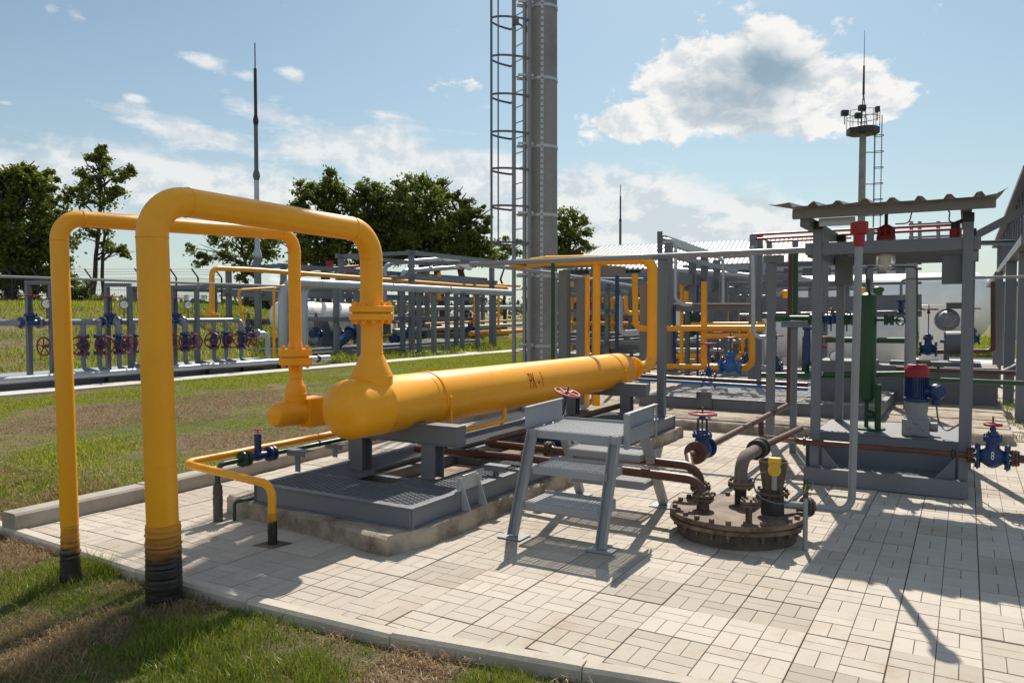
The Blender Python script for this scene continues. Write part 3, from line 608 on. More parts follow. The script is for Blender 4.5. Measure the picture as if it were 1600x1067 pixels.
for yy in (4.95, 5.3, 6.6, 7.9, 9.2): crossm.bar((bx0+.03,yy,.205),(bx1-.03,yy,.205),.06,.11)
for xx in (-4.53,-3.86): crossm.bar((xx,5.3,.2),(xx,by1-.04,.2),.05,.10)
crossm.out('cross_member', Mt['greyd'], ts1)
def ipost(par, x, y, z0, z1, w=.14):
    return M().box(x-w/2,y-w/2,z0,x+w/2,y-w/2+.009,z1).box(x-w/2,y+w/2-.009,z0,x+w/2,y+w/2,z1).box(x-.005,y-w/2+.010,z0,x+.005,y+w/2-.010,z1).out('column', G_, par, bevel=.002)
for yy in (5.28, 9.62):
    for xx in (-4.66, -3.87): ipost(ts1, xx, yy, bz1, .592)
    sb = M(); h2 = .115
    z0 = .593; x0, x1 = -4.9, -3.58; y = yy-.07
    sb.box(x0,y,z0,x1,y+.15,z0+.009).box(x0,y,z0+.1605,x1,y+.15,z0+.17).box(x0,y+.010,z0+.0095,x1,y+.018,z0+.16)
    sb.box(x1-.009,y+.019,z0+.0095,x1-.001,y+.148,z0+.16); sb.out('saddle_beam', G_, ts1, bevel=.003)
for yy in (5.30, 9.64): # cradle plates below the shells
    a = [( -4.18+cos(g)*(VR+.003), yy, .925+sin(g)*(VR+.003)) for g in np.linspace(radians(232), radians(308), 12)]
    M().prism(a+[(-4.0,yy,.765),(-4.36,yy,.765)], (0,.03,0)).out('cradle', G_, ts1)
lg = M()
for yy in (5.0, 5.24): lg.prism([(-3.388,yy,.15),(-3.30,yy,.15),(-3.388,yy,.40),(-3.43,yy,.40),(-3.43,yy,.302),(-3.388,yy,.302)], (0,.008,0))
lg.prism([(-3.40,4.98,.30),(-3.40,5.27,.30),(-3.40,5.22,.42),(-3.40,5.03,.42)], (.009,0,0)).out('lifting_lug', Mt['galv'], ts1, bevel=.002)
for xx, yy, top in ((-3.46,5.66,.40),(-3.95,6.15,.42),(-5.05,4.92,.50),(-5.08,5.9,.50),(-5.25,5.6,.44)):
    M().box(xx-.03,yy-.03,.30,xx+.03,yy-.022,top-.02).box(xx-.03,yy-.022,.301,xx-.022,yy+.03,top-.021).box(xx-.11,yy-.05,top-.019,xx+.11,yy+.05,top-.01).box(xx-.11,yy-.05,top-.06,xx+.11,yy-.043,top-.0195).out('pipe_bracket', G_, ts1, bevel=.002)
# ------------------------------------------------------------------ brown lines through the skid to the lid
t9 = T('product_pipe', 'lower brown pipe with a bolted joint passing under the stairs to the round lid', 'pipe', (-1.72, 5.83, .2))
M().bend([(-4.6,6.0,.375),(-3.35,6.0,.40),(-1.72,5.86,.405),(-1.72,5.84,.27)], .036, .14, 20, 8).ring((-3.9,6.0,.39),(1,0,0),.04,.006,16).out('pipe', BR, t9)
bolted_flange(t9, (-3.36,6.0,.40), (1,0,.02), .082, .022, .038, BR, 8, .006, .009, boltmat=Mt['rust'])
bolted_flange(t9, (-1.72,5.84,.285), (0,0,1), .082, .02, .038, Mt['rust'], 8, .006, .010, boltmat=Mt['rust'])
M().cyl((-1.72,5.84,.195),(-1.72,5.84,.27),.05,.042).out('nozzle', Mt['rust'], t9)
t10 = T('product_pipe', 'upper brown pipe bending from beside the vessel under the stairs to the round lid', 'pipe', (-1.84, 6.16, .2))
M().bend([(-3.98,9.8,.45),(-3.98,6.24,.45),(-2.6,6.2,.45),(-1.84,6.17,.445),(-1.84,6.17,.27)], .036, .14, 20, 8).out('pipe', BR, t10)
bolted_flange(t10, (-3.25,6.22,.45), (1,0,0), .078, .022, .038, BR, 8, .006, .009, boltmat=Mt['rust'])
bolted_flange(t10, (-1.84,6.17,.285), (0,0,1), .082, .02, .038, Mt['rust'], 8, .006, .010, boltmat=Mt['rust'])
M().cyl((-1.84,6.17,.195),(-1.84,6.17,.27),.05,.042).out('nozzle', Mt['rust'], t10)
# ------------------------------------------------------------------ gate valve (built once, pipe along local X, stem up local Z)
def gate_valve(label, cat='valve', bm_='blue', wm='red', loc=(0,0,0), fl=None, name='gate_valve', wheel=.13, stem=.34):
    t_ = T(name, label, cat, loc); L = V(*loc); P = lambda x, y, z: L+V(x, y, z)
    M().lathe([(.05,-.15),(.055,-.1),(.085,-.04),(.09,0),(.085,.04),(.055,.1),(.05,.15)], L, (1,0,0), 20).lathe([(.075,0),(.07,.09),(.062,.12),(.095,.122),(.095,.14)], L, (0,0,1), 20).out('body', Mt[bm_], t_)
    for s in (-1, 1): M().disc(P(s*.145,0,0),(1,0,0),.105,.026).bolts(P(s*.145,0,0),(1,0,0),.085,8,.010,.06).out('flange', Mt[fl or bm_], t_)
    M().lathe([(.095,.142),(.095,.160),(.06,.163),(.05,.20),(.03,.205)], L, (0,0,1), 20).bolts(P(0,0,.15),(0,0,1),.082,8,.009,.06).out('bonnet', Mt[bm_], t_)
    y_ = M()
    for s in (-1, 1): y_.bar(P(0,s*.048,.16), P(0,s*.04,stem-.03), .02, .012, (1,0,0))
    y_.cyl(P(0,0,stem-.045), P(0,0,stem-.008), .032, seg=14).out('yoke', Mt[bm_], t_)
    M().cyl(P(0,0,.19), P(0,0,stem+.08), .010, seg=10).out('stem', Mt['rust'], t_)
    w_ = M().ring(P(0,0,stem+.015),(0,0,1),wheel,.011,32,8).cyl(P(0,0,stem-.006),P(0,0,stem+.032),.022,seg=12)
    for k in range(5): g = 2*pi*k/5+.3; w_.bar(P(.015*cos(g),.015*sin(g),stem+.012), P(cos(g)*wheel,sin(g)*wheel,stem+.015), .016, .009)
    w_.out('handwheel', Mt[wm], t_); return t_
def text_on(s, size, c, ax, upv, mat, par, xs=1., name='numeral'):
    v, f = text_mesh(s, size, xs); ax = Vector(ax).normalized(); u = Vector(upv).normalized(); c = Vector(c)
    return M().add([c+ax*x+u*y for x, y in v], f).out(name, mat, par)
gv0 = gate_valve('blue gate valve with flat red wheel on the brown pipe beside the round lid', loc=(-2.06, 6.95, .45), wm='redp')
gv0.rotation_euler = (0, 0, pi/2); gv0.scale = (.93,)*3
t11 = T('product_pipe', 'brown pipe running from the flat-wheeled valve near the lid away to the tall brown riser', 'pipe', (-2.06, 8.5, .4))
M().bend([(-1.93,6.22,.40),(-2.06,6.55,.45),(-2.06,6.74,.45)], .033, .1, 18).out('stub', BR, t11)
M().bend([(-2.06,7.1,.45),(-2.06,10.95,.45),(-2.06,10.95,2.5)], .033, .1, 18).ring((-2.06,9.9,.45),(0,1,0),.036,.008,16).ring((-2.06,8.8,.45),(0,1,0),.034,.004,16).out('pipe', BR, t11)
M().disc((-2.06,6.745,.45),(0,1,0),.10,.03).disc((-2.06,6.78,.45),(0,1,0),.10,.025).out('end_flange', BR, t11)
# valve with a dished wheel behind the stairs
gv1 = gate_valve('blue valve with a worn red spoked wheel standing behind the step platform', loc=(-3.60, 7.02, .42), wm='redp', wheel=.125, stem=.47)
gv1.rotation_euler = Quaternion(V(rt.x*.6+fw.x*.8,rt.y*.6+fw.y*.8,0).normalized(), radians(17)).to_matrix().to_4x4().to_euler(); gv1.scale = (1.02,)*3
# ------------------------------------------------------------------ step platform
ts = T('step_platform', 'grey portable steel steps with grated treads on splayed legs between vessel and round lid', 'steps', (-2.6, 5.8, 0))
def leg(p, q, w=.085, d=.05, nm='leg'):
    p = V(*p); q = V(*q); m_ = M(); m_.bar(p, q, w*.12, d, (1,0,0)) if False else None
    up_ = Vector((0,1,0)) if abs((q-p).normalized().z) > .9 else Vector((0,0,1))
    m_.bar(p, q, w, .007, (0,1,0)); dx = (q-p).normalized()
    n_ = dx.cross(Vector((1,0,0))).normalized()
    for s in (-1, 1): m_.bar(p+V(s*w/2,0,0)+n_*.0, q+V(s*w/2,0,0), .006, d, n_)
    return m_
legs = {'fl': ((-2.93,5.03,.012),(-2.86,5.22,.80)), 'fr': ((-2.22,5.06,.012),(-2.185,5.24,.80)), 'br': ((-2.27,6.50,.012),(-2.25,5.86,.80)), 'bl': ((-3.08,6.50,.012),(-2.98,5.86,.80))}
for k, (p, q) in legs.items():
    p = V(*p); q = V(*q); m_ = M(); d = (q-p).normalized(); ax = V(1,0,0) if k in ('fl','fr') else V(1,0,0)
    m_.obox((p+q)/2, ((q-p).length, .075, .006), d, V(1,0,0)); nn = d.cross(V(1,0,0)).normalized()
    for s in (-1, 1): m_.obox((p+q)/2+V(s*.0345,0,0)-nn*.024*(1 if k[0]=='f' else -1), ((q-p).length-.002, .006, .044), d, V(1,0,0))
    m_.out('leg', Mt['stepg'], ts, bevel=.0015)
    M().box(p.x-.10,p.y-.085,.003,p.x+.10,p.y+.085,.011).out('foot_plate', Mt['stepg'], ts, bevel=.001)
def bar_grate(m_, x0, y0, x1, y1, z, n, th=.0085, h=.012, teeth=True):
    for i in range(n):
        y = y0+(y1-y0)*(i+.5)/n
        m_.box(x0, y-th/2, z-h, x1, y+th/2, z-.004)
        if teeth:
            k = int((x1-x0)/.03)
            for j in range(k): xa = x0+.03*j; m_.box(xa+.004, y-th/2-.002, z-.0045, xa+.021, y+th/2+.002, z)
    for j in range(int((x1-x0)/.10)+1): m_.box(x0+.1*j-.0025, y0, z-h+.003, x0+.1*j+.0025, y1, z-.006)
    return m_
def tread(x0, y0, x1, y1, z, nm, n):
    bar_grate(M(), x0+.008, y0+.01, x1-.008, y1-.01, z, n).out(nm+'_grate', Mt['tread'], ts)
    m_ = M(); m_.box(x0, y0, z-.065, x1, y0+.008, z-.006).box(x0,y1-.008,z-.065,x1,y1,z+.02).box(x0,y0+.009,z-.064,x0+.007,y1-.009,z-.007).box(x1-.007,y0+.009,z-.064,x1,y1-.009,z-.007).out(nm+'_frame', Mt['stepg'], ts, bevel=.0015)
tread(-2.86,5.08,-2.255,5.40,.275,'tread',12); tread(-2.83,5.14,-2.22,5.44,.54,'tread',10); tread(-2.90,5.20,-2.16,5.84,.805,'platform',22)
tread(-2.96,6.0,-2.30,6.26,.53,'tread',9); tread(-2.99,6.14,-2.31,6.40,.27,'tread',9)
M().prism([(-2.925,5.19,.80),(-2.925,5.19,.965),(-2.925,5.82,.975),(-2.925,5.82,.80)], (.007,0,0)).bar((-2.918,5.19,.969),(-2.918,5.82,.979),.03,.007).out('side_plate', Mt['stepg'], ts, bevel=.002)
sp = M().prism([(-2.150,5.28,.72),(-2.150,5.28,.955),(-2.150,5.92,.965),(-2.150,5.92,.72)], (.007,0,0))
sp.bar((-2.125,5.28,.84),(-2.125,5.92,.85),.04,.006).bar((-2.125,5.29,.70),(-2.125,5.29,.955),.035,.04,(1,0,0)).bar((-2.125,5.91,.71),(-2.125,5.91,.965),.035,.006,(1,0,0)).bar((-2.13,5.28,.958),(-2.13,5.92,.968),.035,.006)
sp.out('side_plate', Mt['stepg'], ts, bevel=.002)
sc_ = M()
sc_.bar((-3.0,6.25,.42),(-2.35,6.25,.42),.05,.05); sc_.out('cross_brace', Mt['stepg'], ts)
# ------------------------------------------------------------------ round lid of the buried tank
LC = V(-1.5, 5.97, 0); RU = Mt['rust']
tl = T('tank_lid', 'round rusty bolted manhole lid of a buried tank standing proud of the paving', 'tank lid', LC)
M().lathe([(.44,-.03),(.44,.10),(.452,.10),(.452,.11),(.44,.11)], LC, seg=48).out('neck', concrete('stained_neck', (.13,.10,.075), 3, .8, .8, (.05,.035,.025)), tl)
M().disc(LC+V(0,0,.128), (0,0,1), .50, .030, 64).out('lower_flange', RU, tl)
M().disc(LC+V(0,0,.172), (0,0,1), .50, .036, 64).disc(LC+V(0,0,.149),(0,0,1),.485,.012,48).out('cover', RU, tl)
for k in range(24):
    g = 2*pi*(k+.5)/24; p = LC+V(cos(g)*.462, sin(g)*.462, 0)
    if k == 0: p0 = p; pb = M().tube([p+V(0,0,.06),p+V(0,0,.205)],.009,8).tube([p+V(0,0,.191),p+V(0,0,.215)],.0205,6).tube([p+V(0,0,.085),p+V(0,0,.112)],.0175,6).out('bolt', RU, tl)
    else: o = pb.copy(); COL.objects.link(o); o.parent = tl; o.location = p-p0
# elbow pipe with black couplings
pe = gp(1157, 784, .2); e0 = V(pe.x, pe.y, 0)
te = T('product_pipe', 'stout grey-brown elbow with thick black couplings rising from the lid into a brown pipe', 'pipe', e0+V(0,0,.19))
M().bend([e0+V(0,0,.36), e0+V(0,0,.545), e0+V(.03,.42,.555)], .05, .14, 22, 9).out('elbow', concrete('weathered_pipe', (.20,.16,.13), 4, .6, .4), te)
M().cyl(e0+V(0,0,.185), e0+V(0,0,.34), .046).out('nozzle', Mt['black'], te)
bolted_flange(te, e0+V(0,0,.345), (0,0,1), .098, .02, .048, Mt['rust'], 8, .006, .011, boltmat=Mt['rust'])
for yy in (.40, .47, .53): M().disc(e0+V(.03,yy,.555), (0,1,0), .085 if yy != .47 else .078, .03).out('coupling', Mt['black'], te)
M().cyl(e0+V(.03,.53,.555), (e0.x+.06, 8.4, .50), .030, seg=16).out('pipe', BR, te)
# pump head in a cone with a yellow sensor
pc = gp(1207, 800, .2); c0 = V(pc.x, pc.y, 0)
th_ = T('cone_cowl', 'rusty cone-shaped cowl on a black pump stub standing on the lid, open at the top', 'pump', c0+V(0,0,.19))
M().cyl(c0+V(0,0,.188), c0+V(0,0,.34), .085, .08, 24).out('pump_stub', Mt['black'], th_)
M().disc(c0+V(0,0,.352),(0,0,1),.12,.024).bolts(c0+V(0,0,.352),(0,0,1),.10,8,.012,.07).out('flange', RU, th_)
nn = 28; m_ = M(); m_.lathe([(.072,.365),(.104,.585),(.108,.592),(.100,.592),(.069,.375)], c0, seg=nn); m_.f = m_.f[:-2]
m_.out('cone', concrete('rusty_cone', (.16,.125,.09), 5, .8, .5, (.05,.03,.02)), th_)
YS = paint('sensor_yellow', (.72, .44, .03), .45, .4)
s0 = dp(1210, 733, depth(c0)-.13)
tsn = T('level_sensor', 'small yellow sensor box with a round ribbed cap in front of the rusty cone', 'sensor', s0-V(0,0,.1))
M().obox(s0+V(0,.01,.055), (.085,.06,.06), (1,0,0), (0,1,0)).out('housing', YS, tsn, bevel=.006)
dcam = (V(0,0,EYE)-s0); dcam.z = 0; dcam.normalize()
M().disc(s0+dcam*.02, dcam, .046, .05).out('cap', YS, tsn)
rb = M(); sx_ = V(-dcam.y, dcam.x, 0)
for k in range(-3, 4): rb.bar(s0+dcam*.047+sx_*k*.011-V(0,0,.034), s0+dcam*.047+sx_*k*.011+V(0,0,.034), .004, .004, dcam)
rb.out('rib', YS, tsn)
M().cyl(s0-V(0,0,.045), s0-V(0,0,.15), .02, seg=12).out('stem', Mt['greyl'], tsn)
M().bend([s0+V(-.02,-.02,0), s0+V(-.15,-.06,-.06), s0+V(-.10,-.1,-.2), s0+V(.08,-.12,-.23), s0+V(.25,-.06,-.12), s0+V(.30,.06,.05), V(-.97,5.83,.47)], .006, .12, 8, 6).out('cable', Mt['greyd'], tsn)
# stubs and side pipe
k0 = gp(1170, 815, .19); k0 = V(k0.x, k0.y, 0)
tk = T('pipe_stub', 'small capped stub with a bolted flange in the front of the lid', 'pipe stub', k0+V(0,0,.19))
M().cyl(k0+V(0,0,.188), k0+V(0,0,.30), .024).out('pipe', RU, tk)
M().disc(k0+V(0,0,.312),(0,0,1),.062,.018).disc(k0+V(0,0,.336),(0,0,1),.062,.018).disc(k0+V(0,0,.324),(0,0,1),.05,.01).bolts(k0+V(0,0,.325),(0,0,1),.047,6,.009,.075).out('flange', Mt['rust'], tk)
tv = T('vent_pipe', 'tall slim grey vent pipe with a red cap standing up from the lid side pipe', 'vent pipe', (-.72, 6.48, .1))
M().bend([c0+V(.05,.02,.265), V(-.74,6.46,.165), V(-.72,6.48,2.30)], .029, .10, 20, 8).out('pipe', Mt['greyl'], tv)
p = c0+(V(-.74,6.46,.17)-c0-V(0,0,.26))*.42+V(0,0,.265-.0)
qd = (V(-.74,6.46,.165)-(c0+V(.05,.02,.265))).normalized(); pq = c0+V(.05,.02,.265)+qd*.24
M().disc(pq-qd*.014, qd, .075,.02).disc(pq+qd*.014, qd,.075,.02).bolts(pq, qd, .06,8,.008,.07).out('flange', Mt['rust'], tv)
M().lathe([(.030,2.2),(.040,2.205),(.042,2.29),(.062,2.30),(.064,2.305),(.064,2.385),(.060,2.39),(.04,2.39)], (-.72,6.48,0), seg=28).out('cap', Mt['red'], tv)
tk2 = T('marker_post', 'thin grey stake with a green top and yellow stripe beside the lid', 'post', (-.97, 5.82, 0))
M().cyl((-.97,5.82,0),(-.97,5.82,.37),.017,seg=14).out('stake', Mt['greyl'], tk2)
M().cyl((-.97,5.82,.37),(-.97,5.82,.505),.0185,seg=14).disc((-.97,5.82,.508),(0,0,1),.017,.006).out('cap', Mt['green'], tk2)
M().ring((-.97,5.82,.43),(0,0,1),.0185,.0015,14).bar((-.982,5.802,.40),(-.965,5.800,.47),.006,.004).out('stripe', Y_, tk2)
GD = Mt['greyd']; GL = Mt['greyl']; GN = Mt['green']; BL = Mt['blue']; RD = Mt['red']; SV = Mt['silver']; GV = Mt['galv']
def D(n, py): return depth(n)
def pxr(p, r): return r*depth(p)/F
def path_x(X, pts): return [xp(a, b, X) for a, b in pts]
def path_y(Y, pts): return [yp(a, b, Y) for a, b in pts]
def one(name, m_, mat, label, cat, group=None, **k): return tag(m_.out(name, mat, **k), label, cat, group)
# ------------------------------------------------------------------ small roofed pump shelter
tc = T('pump_shelter', 'small grey steel shelter on four posts with a worn corrugated roof over the pump', 'shelter', (-.65, 8.9, 0))
for x, y in ((-1.285,8.2),(.0,8.2),(-1.27,9.75),(.03,9.75)):
    m_ = M().box(x-.0425,y-.045,.0,x+.0425,y+.045,2.52); m_.out('post', G_, tc, bevel=.006)
    M().box(x-.045,y-.045,2.521,x+.045,y+.045,2.60).out('shadowed_post_top', Mt['black'], tc, bevel=.003)  # top of the post in black, its shadow put into the colour
M().box(-1.40,8.17,2.27,.10,8.235,2.385).out('beam', G_, tc, bevel=.004)
M().box(-1.40,9.72,2.245,.10,9.785,2.40).out('beam', G_, tc, bevel=.004)
for x in (-1.36, .05): M().box(x-.03,8.24,2.25,x+.03,9.715,2.36).out('side_beam', G_, tc, bevel=.004)
for x in (-1.36, -.02): M().box(x-.045,7.9,2.525 if x < -1 else 2.61,x+.045,9.8,2.62).out('purlin', GD, tc, bevel=.003)
M().box(-1.25,8.0,2.53,-.93,8.05,2.605).out('bracket', GV, tc, bevel=.003)
M().box(-1.47,7.855,2.60,.20,7.865,2.69).box(-1.47,7.866,2.60,.20,7.93,2.608).out('fascia', Mt['roofs'], tc, bevel=.002)
prf = []; x = -1.66
def rz(x): return 2.662+.012*(-x-.6)
while x < .06:
    for dx, dz in ((0,0),(.125,0),(.150,.032),(.186,.032),(.211,0)): prf.append((x+dx, rz(x)+dz+.03))
    x += .2235
prf = [p for p in prf if p[0] < .10]+[(.12,rz(.1)+.03),(.20,rz(.1)+.045),(.245,rz(.1)+.075),(.285,rz(.1)+.115)]
prf[0] = (-1.67, rz(-1.6)+.062); prf[1] = (-1.60, rz(-1.6)+.058)
m_ = M(); rj = random.Random(4); n_ = len(prf)
vs = []; 
for k, y in enumerate((7.74, 8.45, 9.15, 9.85)):
    for i, (a, b_) in enumerate(prf):
        j = rj.gauss(0,.004) if k == 0 else 0
        vs.append((a, y+(rj.gauss(0,.02) if k == 0 else 0)+(.10 if (k == 0 and i > n_-3) else 0), b_+j+.058*k))
top = len(vs); vs += [(a, b_, c_-.004) for a, b_, c_ in vs]
fs = []
for k in range(3):
    for i in range(n_-1): q = k*n_+i; fs += [(q,q+1,q+n_+1,q+n_), (q+top,q+n_+top,q+n_+1+top,q+1+top)]
for i in range(n_-1): fs += [(i, i+top, i+1+top, i+1), (3*n_+i, 3*n_+i+1, 3*n_+i+1+top, 3*n_+i+top)]
for k in range(3): fs += [(k*n_, (k+1)*n_, (k+1)*n_+top, k*n_+top), (k*n_+n_-1, k*n_+n_-1+top, (k+1)*n_+n_-1+top, (k+1)*n_+n_-1)]
m_.add(vs, fs).out('corrugated_roof', Mt['roofs'], tc, smooth=20)
# tray base between the posts
M().box(-1.37,8.09,.006,.035,8.10,.165).box(-1.37,8.101,.157,.035,8.17,.165).box(-1.37,8.101,.006,.035,8.17,.014).out('tray_front', G_, tc, bevel=.003)
for x in (-1.37, .026): M().box(x,8.172,.005,x+.009,9.8,.43 if x < 0 else .43).out('tray_side', G_, tc, bevel=.002)
for x, s in ((-1.22,1),(-.065,-1)): M().prism([(x,8.19,.16),(x+s*.17,8.19,.16),(x,8.19,.36)], (0,.008,0)).out('gusset', G_, tc)
grating(M(), -1.36, 8.18, .025, 8.70, .135, .05, .5, .0055, .018).out('mesh_deck', G_, tc)
M().box(-1.36,8.705,.01,.024,8.715,.425).out('back_plate', G_, tc, bevel=.002)
M().box(-1.36,8.706,.426,.024,9.8,.436).out('upper_deck', GD, tc, bevel=.002)
p = yp(1322,422,9.66); one('junction_box', M().box(p.x-.115,9.60,p.z-.17,p.x+.075,9.70,p.z+.16), GD, 'flat grey electrical box hanging at the left rear corner of the shelter', 'box', bevel=.006)
p = yp(1490,420,8.30); one('junction_box', M().box(p.x-.095,8.262,p.z-.14,p.x+.07,8.40,p.z+.13), GD, 'flat grey electrical box hanging beside the right front post of the shelter', 'box', bevel=.006)
# lamp and call point under the roof
L0 = V(-.69, 8.36, 2.25)
tl2 = T('bulkhead_lamp', 'red explosion proof lamp with a clear glass dome under the shelter roof', 'lamp', L0)
M().lathe([(.02,.30),(.045,.285),(.07,.27),(.08,.25),(.06,.235),(.05,.215),(.075,.20),(.085,.185),(.085,.135),(.07,.12),(.07,.0)], L0, seg=24).bolts(L0+V(0,0,.23),(0,0,1),.07,8,.010,.09).out('housing', RD, tl2)
M().cyl(L0+V(0,0,.301),L0+V(0,0,.43),.016,seg=10).lathe([(.03,.26),(.082,.255),(.082,.262),(.03,.268)],L0,seg=16).out('mount', Mt['black'], tl2)
M().lathe([(.088,.02),(.088,-.07),(.08,-.105),(.055,-.135),(.02,-.147)], L0, seg=28).out('glass_dome', Mt['lamp'], tl2)
M().lathe([(.03,.0),(.035,-.06),(.02,-.1)], L0, seg=14).out('bulb', Mt['dial'], tl2)
M().bend([L0+V(.08,0,.30),L0+V(.2,0,.3),L0+V(.22,.02,.42)],.006,.05,8).out('cable', Mt['black'], tl2)
p = yp(1493,366,8.32)
tb = T('sounder', 'small red cylinder with a black clamp on the shelter beam by the right post', 'sounder', p-V(0,0,.12))
M().cyl(p-V(0,0,.10),p+V(0,0,.05),.05,seg=18).out('body', RD, tb); M().cyl(p+V(0,0,.051),p+V(0,0,.11),.04,seg=14).bar(p+V(-.03,0,.09),p+V(.07,0,.13),.04,.03).out('clamp', Mt['black'], tb)
M().bend([p+V(0,0,.11),p+V(-.06,0,.1),p+V(-.05,0,.2),p+V(-.08,0,.26)],.006,.04,8).out('cable', Mt['black'], tb)
# ------------------------------------------------------------------ pump with blue motor
P0 = V(-.43, 9.0, .437)
tp = T('pump_motor', 'blue finned electric motor with a red top standing on a grey pump body', 'pump', P0)
m_ = M().lathe([(.098,.385),(.098,.60)], P0, seg=40)
for k in range(30):
    g = 2*pi*k/30; m_.bar(P0+V(cos(g)*.098,sin(g)*.098,.395), P0+V(cos(g)*.098,sin(g)*.098,.597), .006, .03, (cos(g),sin(g),0))
m_.disc(P0+V(0,0,.365),(0,0,1),.122,.035).out('motor', BL, tp)
M().lathe([(.114,.60),(.116,.665),(.114,.672),(.09,.725),(.085,.728),(.0,.728)], P0, seg=28).out('fan_cover', RD, tp)
M().box(P0.x-.125,P0.y-.125,P0.z,P0.x+.125,P0.y+.125,P0.z+.17).lathe([(.125,.17),(.10,.2),(.115,.345)], P0, seg=20).bolts(P0+V(0,-.125,.08),(0,1,0),.06,4,.018,.04).cyl(P0+V(.125,0,.09),P0+V(.20,0,.09),.05).out('pump_body', GL, tp, bevel=.008)
J = V(-.25, 8.97, .89)
M().sphere(J, .082, 18, (1,1,1.05)).cyl(J-V(.12,0,0),J,.045).cyl(J-V(0,0,.13),J-V(0,0,.04),.04).disc(J+V(.03,-.06,.01),(.4,-.9,0),.06,.02).out('terminal_box', BL, tp)
M().bend([J-V(-.0,0,.12),J-V(-.02,.02,.28),V(-.16,8.85,.50),V(-.03,8.7,.62),V(.03,8.5,1.05)],.008,.1,8,7).out('cable', Mt['greyd'], tp)
# ------------------------------------------------------------------ green receiver with its thin loop
tg = T('gas_bottle', 'tall dark green pressure bottle standing on green stubs inside the shelter', 'pressure bottle', (-.92,9.2,.43))
M().lathe([(.012,1.93),(.02,1.915),(.055,1.905),(.082,1.885),(.088,1.86),(.088,.78),(.084,.755),(.06,.73),(.022,.72)], (-.92,9.2,0), seg=32).ring((-.92,9.2,1.84),(0,0,1),.0885,.003,32).out('shell', GN, tg)
M().cyl((-.92,9.2,.437),(-.92,9.2,.73),.022,seg=12).out('stub', GN, tg); M().cyl((-.80,9.12,.437),(-.80,9.12,.93),.032,seg=12).out('leg', GN, tg); M().cyl((-.93,9.28,.437),(-.93,9.28,.93),.02,seg=12).out('leg', GN, tg)
z = .60; M().lathe([(.02,-.05),(.045,-.03),(.045,.03),(.02,.05)], (-.88,9.15,z), (1,0,0), 16).ring((-.88,9.1,z),(0,1,0),.05,.007,16).out('valve', Mt['dgreen'], tg)
M().disc((-.9,9.2,.447),(0,0,1),.17,.018).out('base_plate', GN, tg)
lp = [V(-.92,9.2,1.90), yp(1352,417,9.2), yp(1433,417,9.2), yp(1433,545,9.2)]
one('tubing', M().bend(lp,.0085,.05,10).cyl(lp[0],lp[0]+V(0,0,.16),.016), Mt['dgreen'], 'thin dark green tube looping up and over from the green bottle top', 'tube')
# green side valves right of the bottle
p = yp(1389,500,9.2); q = yp(1407,501,9.2)
tgv = T('cross_valve', 'dark green bolted valve cluster right of the green bottle', 'valve', p-V(0,0,.07))
M().cyl(p-V(.12,0,0),p+V(.05,0,0),.014,seg=12).lathe([(.05,-.035),(.05,-.02),(.03,-.018),(.03,.018),(.05,.02),(.05,.035)], p, (0,0,1), 16).lathe([(.05,-.04),(.05,-.025),(.03,-.02),(.03,.02),(.05,.025),(.05,.04)], p, (1,0,0), 16).bolts(p,(0,0,1),.04,6,.008,.11).out('body', Mt['dgreen'], tgv)
M().ring(q,(-.3,-1,.1),.045,.009,20).cyl(p,q,.015,seg=10).bar(q-V(.045,0,0),q+V(.045,0,0),.012,.01).out('handwheel', GN, tgv)
# white small-bore line with a blue valve
wl = path_y(9.6, [(1408,488),(1408,437),(1418,435.5),(1600,432.5)])
one('conduit', M().bend([wl[0],wl[1],wl[3]],.015,.06,12), GL, 'slim light grey pipe running right from the shelter across the white tank', 'pipe')
p = yp(1408,480,9.6)
one('check_valve', M().lathe([(.045,.075),(.045,.055),(.022,.05),(.03,.02),(.03,-.03),(.022,-.05),(.05,-.055),(.05,-.08)], p, seg=16), BL, 'small blue check valve at the left end of the slim light pipe', 'valve')
# ------------------------------------------------------------------ brown line along the tray with valve number 8
tbp = T('product_pipe', 'brown pipe crossing the front of the pump shelter at knee height', 'pipe', (-.5, 8.03, .38))
M().bend([(-2.06,9.3,.45),(-2.06,9.3,.24),(-1.42,8.05,.42),(.05,8.03,.425)],.030,.07,16).ring((-1.36,8.03,.425),(1,0,0),.034,.012,16).out('pipe', BR, tbp)
M().cyl((.39,8.03,.425),(4,8.03,.425),.036,seg=16).out('pipe', BR, tbp)
for x, s in ((.055,1),(.385,1)): M().disc((x-.012,8.03,.425),(1,0,0),.072,.02).disc((x+.012,8.03,.425),(1,0,0),.072,.02).bolts((x,8.03,.425),(1,0,0),.057,8,.009,.075).out('flange', BR, tbp)
M().ring((.10-.18,8.03,.425),(1,0,0),.031,.02,16).out('clamp', Mt['black'], tbp)
gv8 = gate_valve('blue gate valve marked 8 with a red wheel on the brown pipe at far right', loc=(.22, 8.03, .425), wheel=.085, stem=.24)
text_on('8', .09, (.22,7.935,.44), (1,0,0), (0,0,1), Mt['dial'], gv8, .8)
gv8.scale = (.78,.78,1.12)
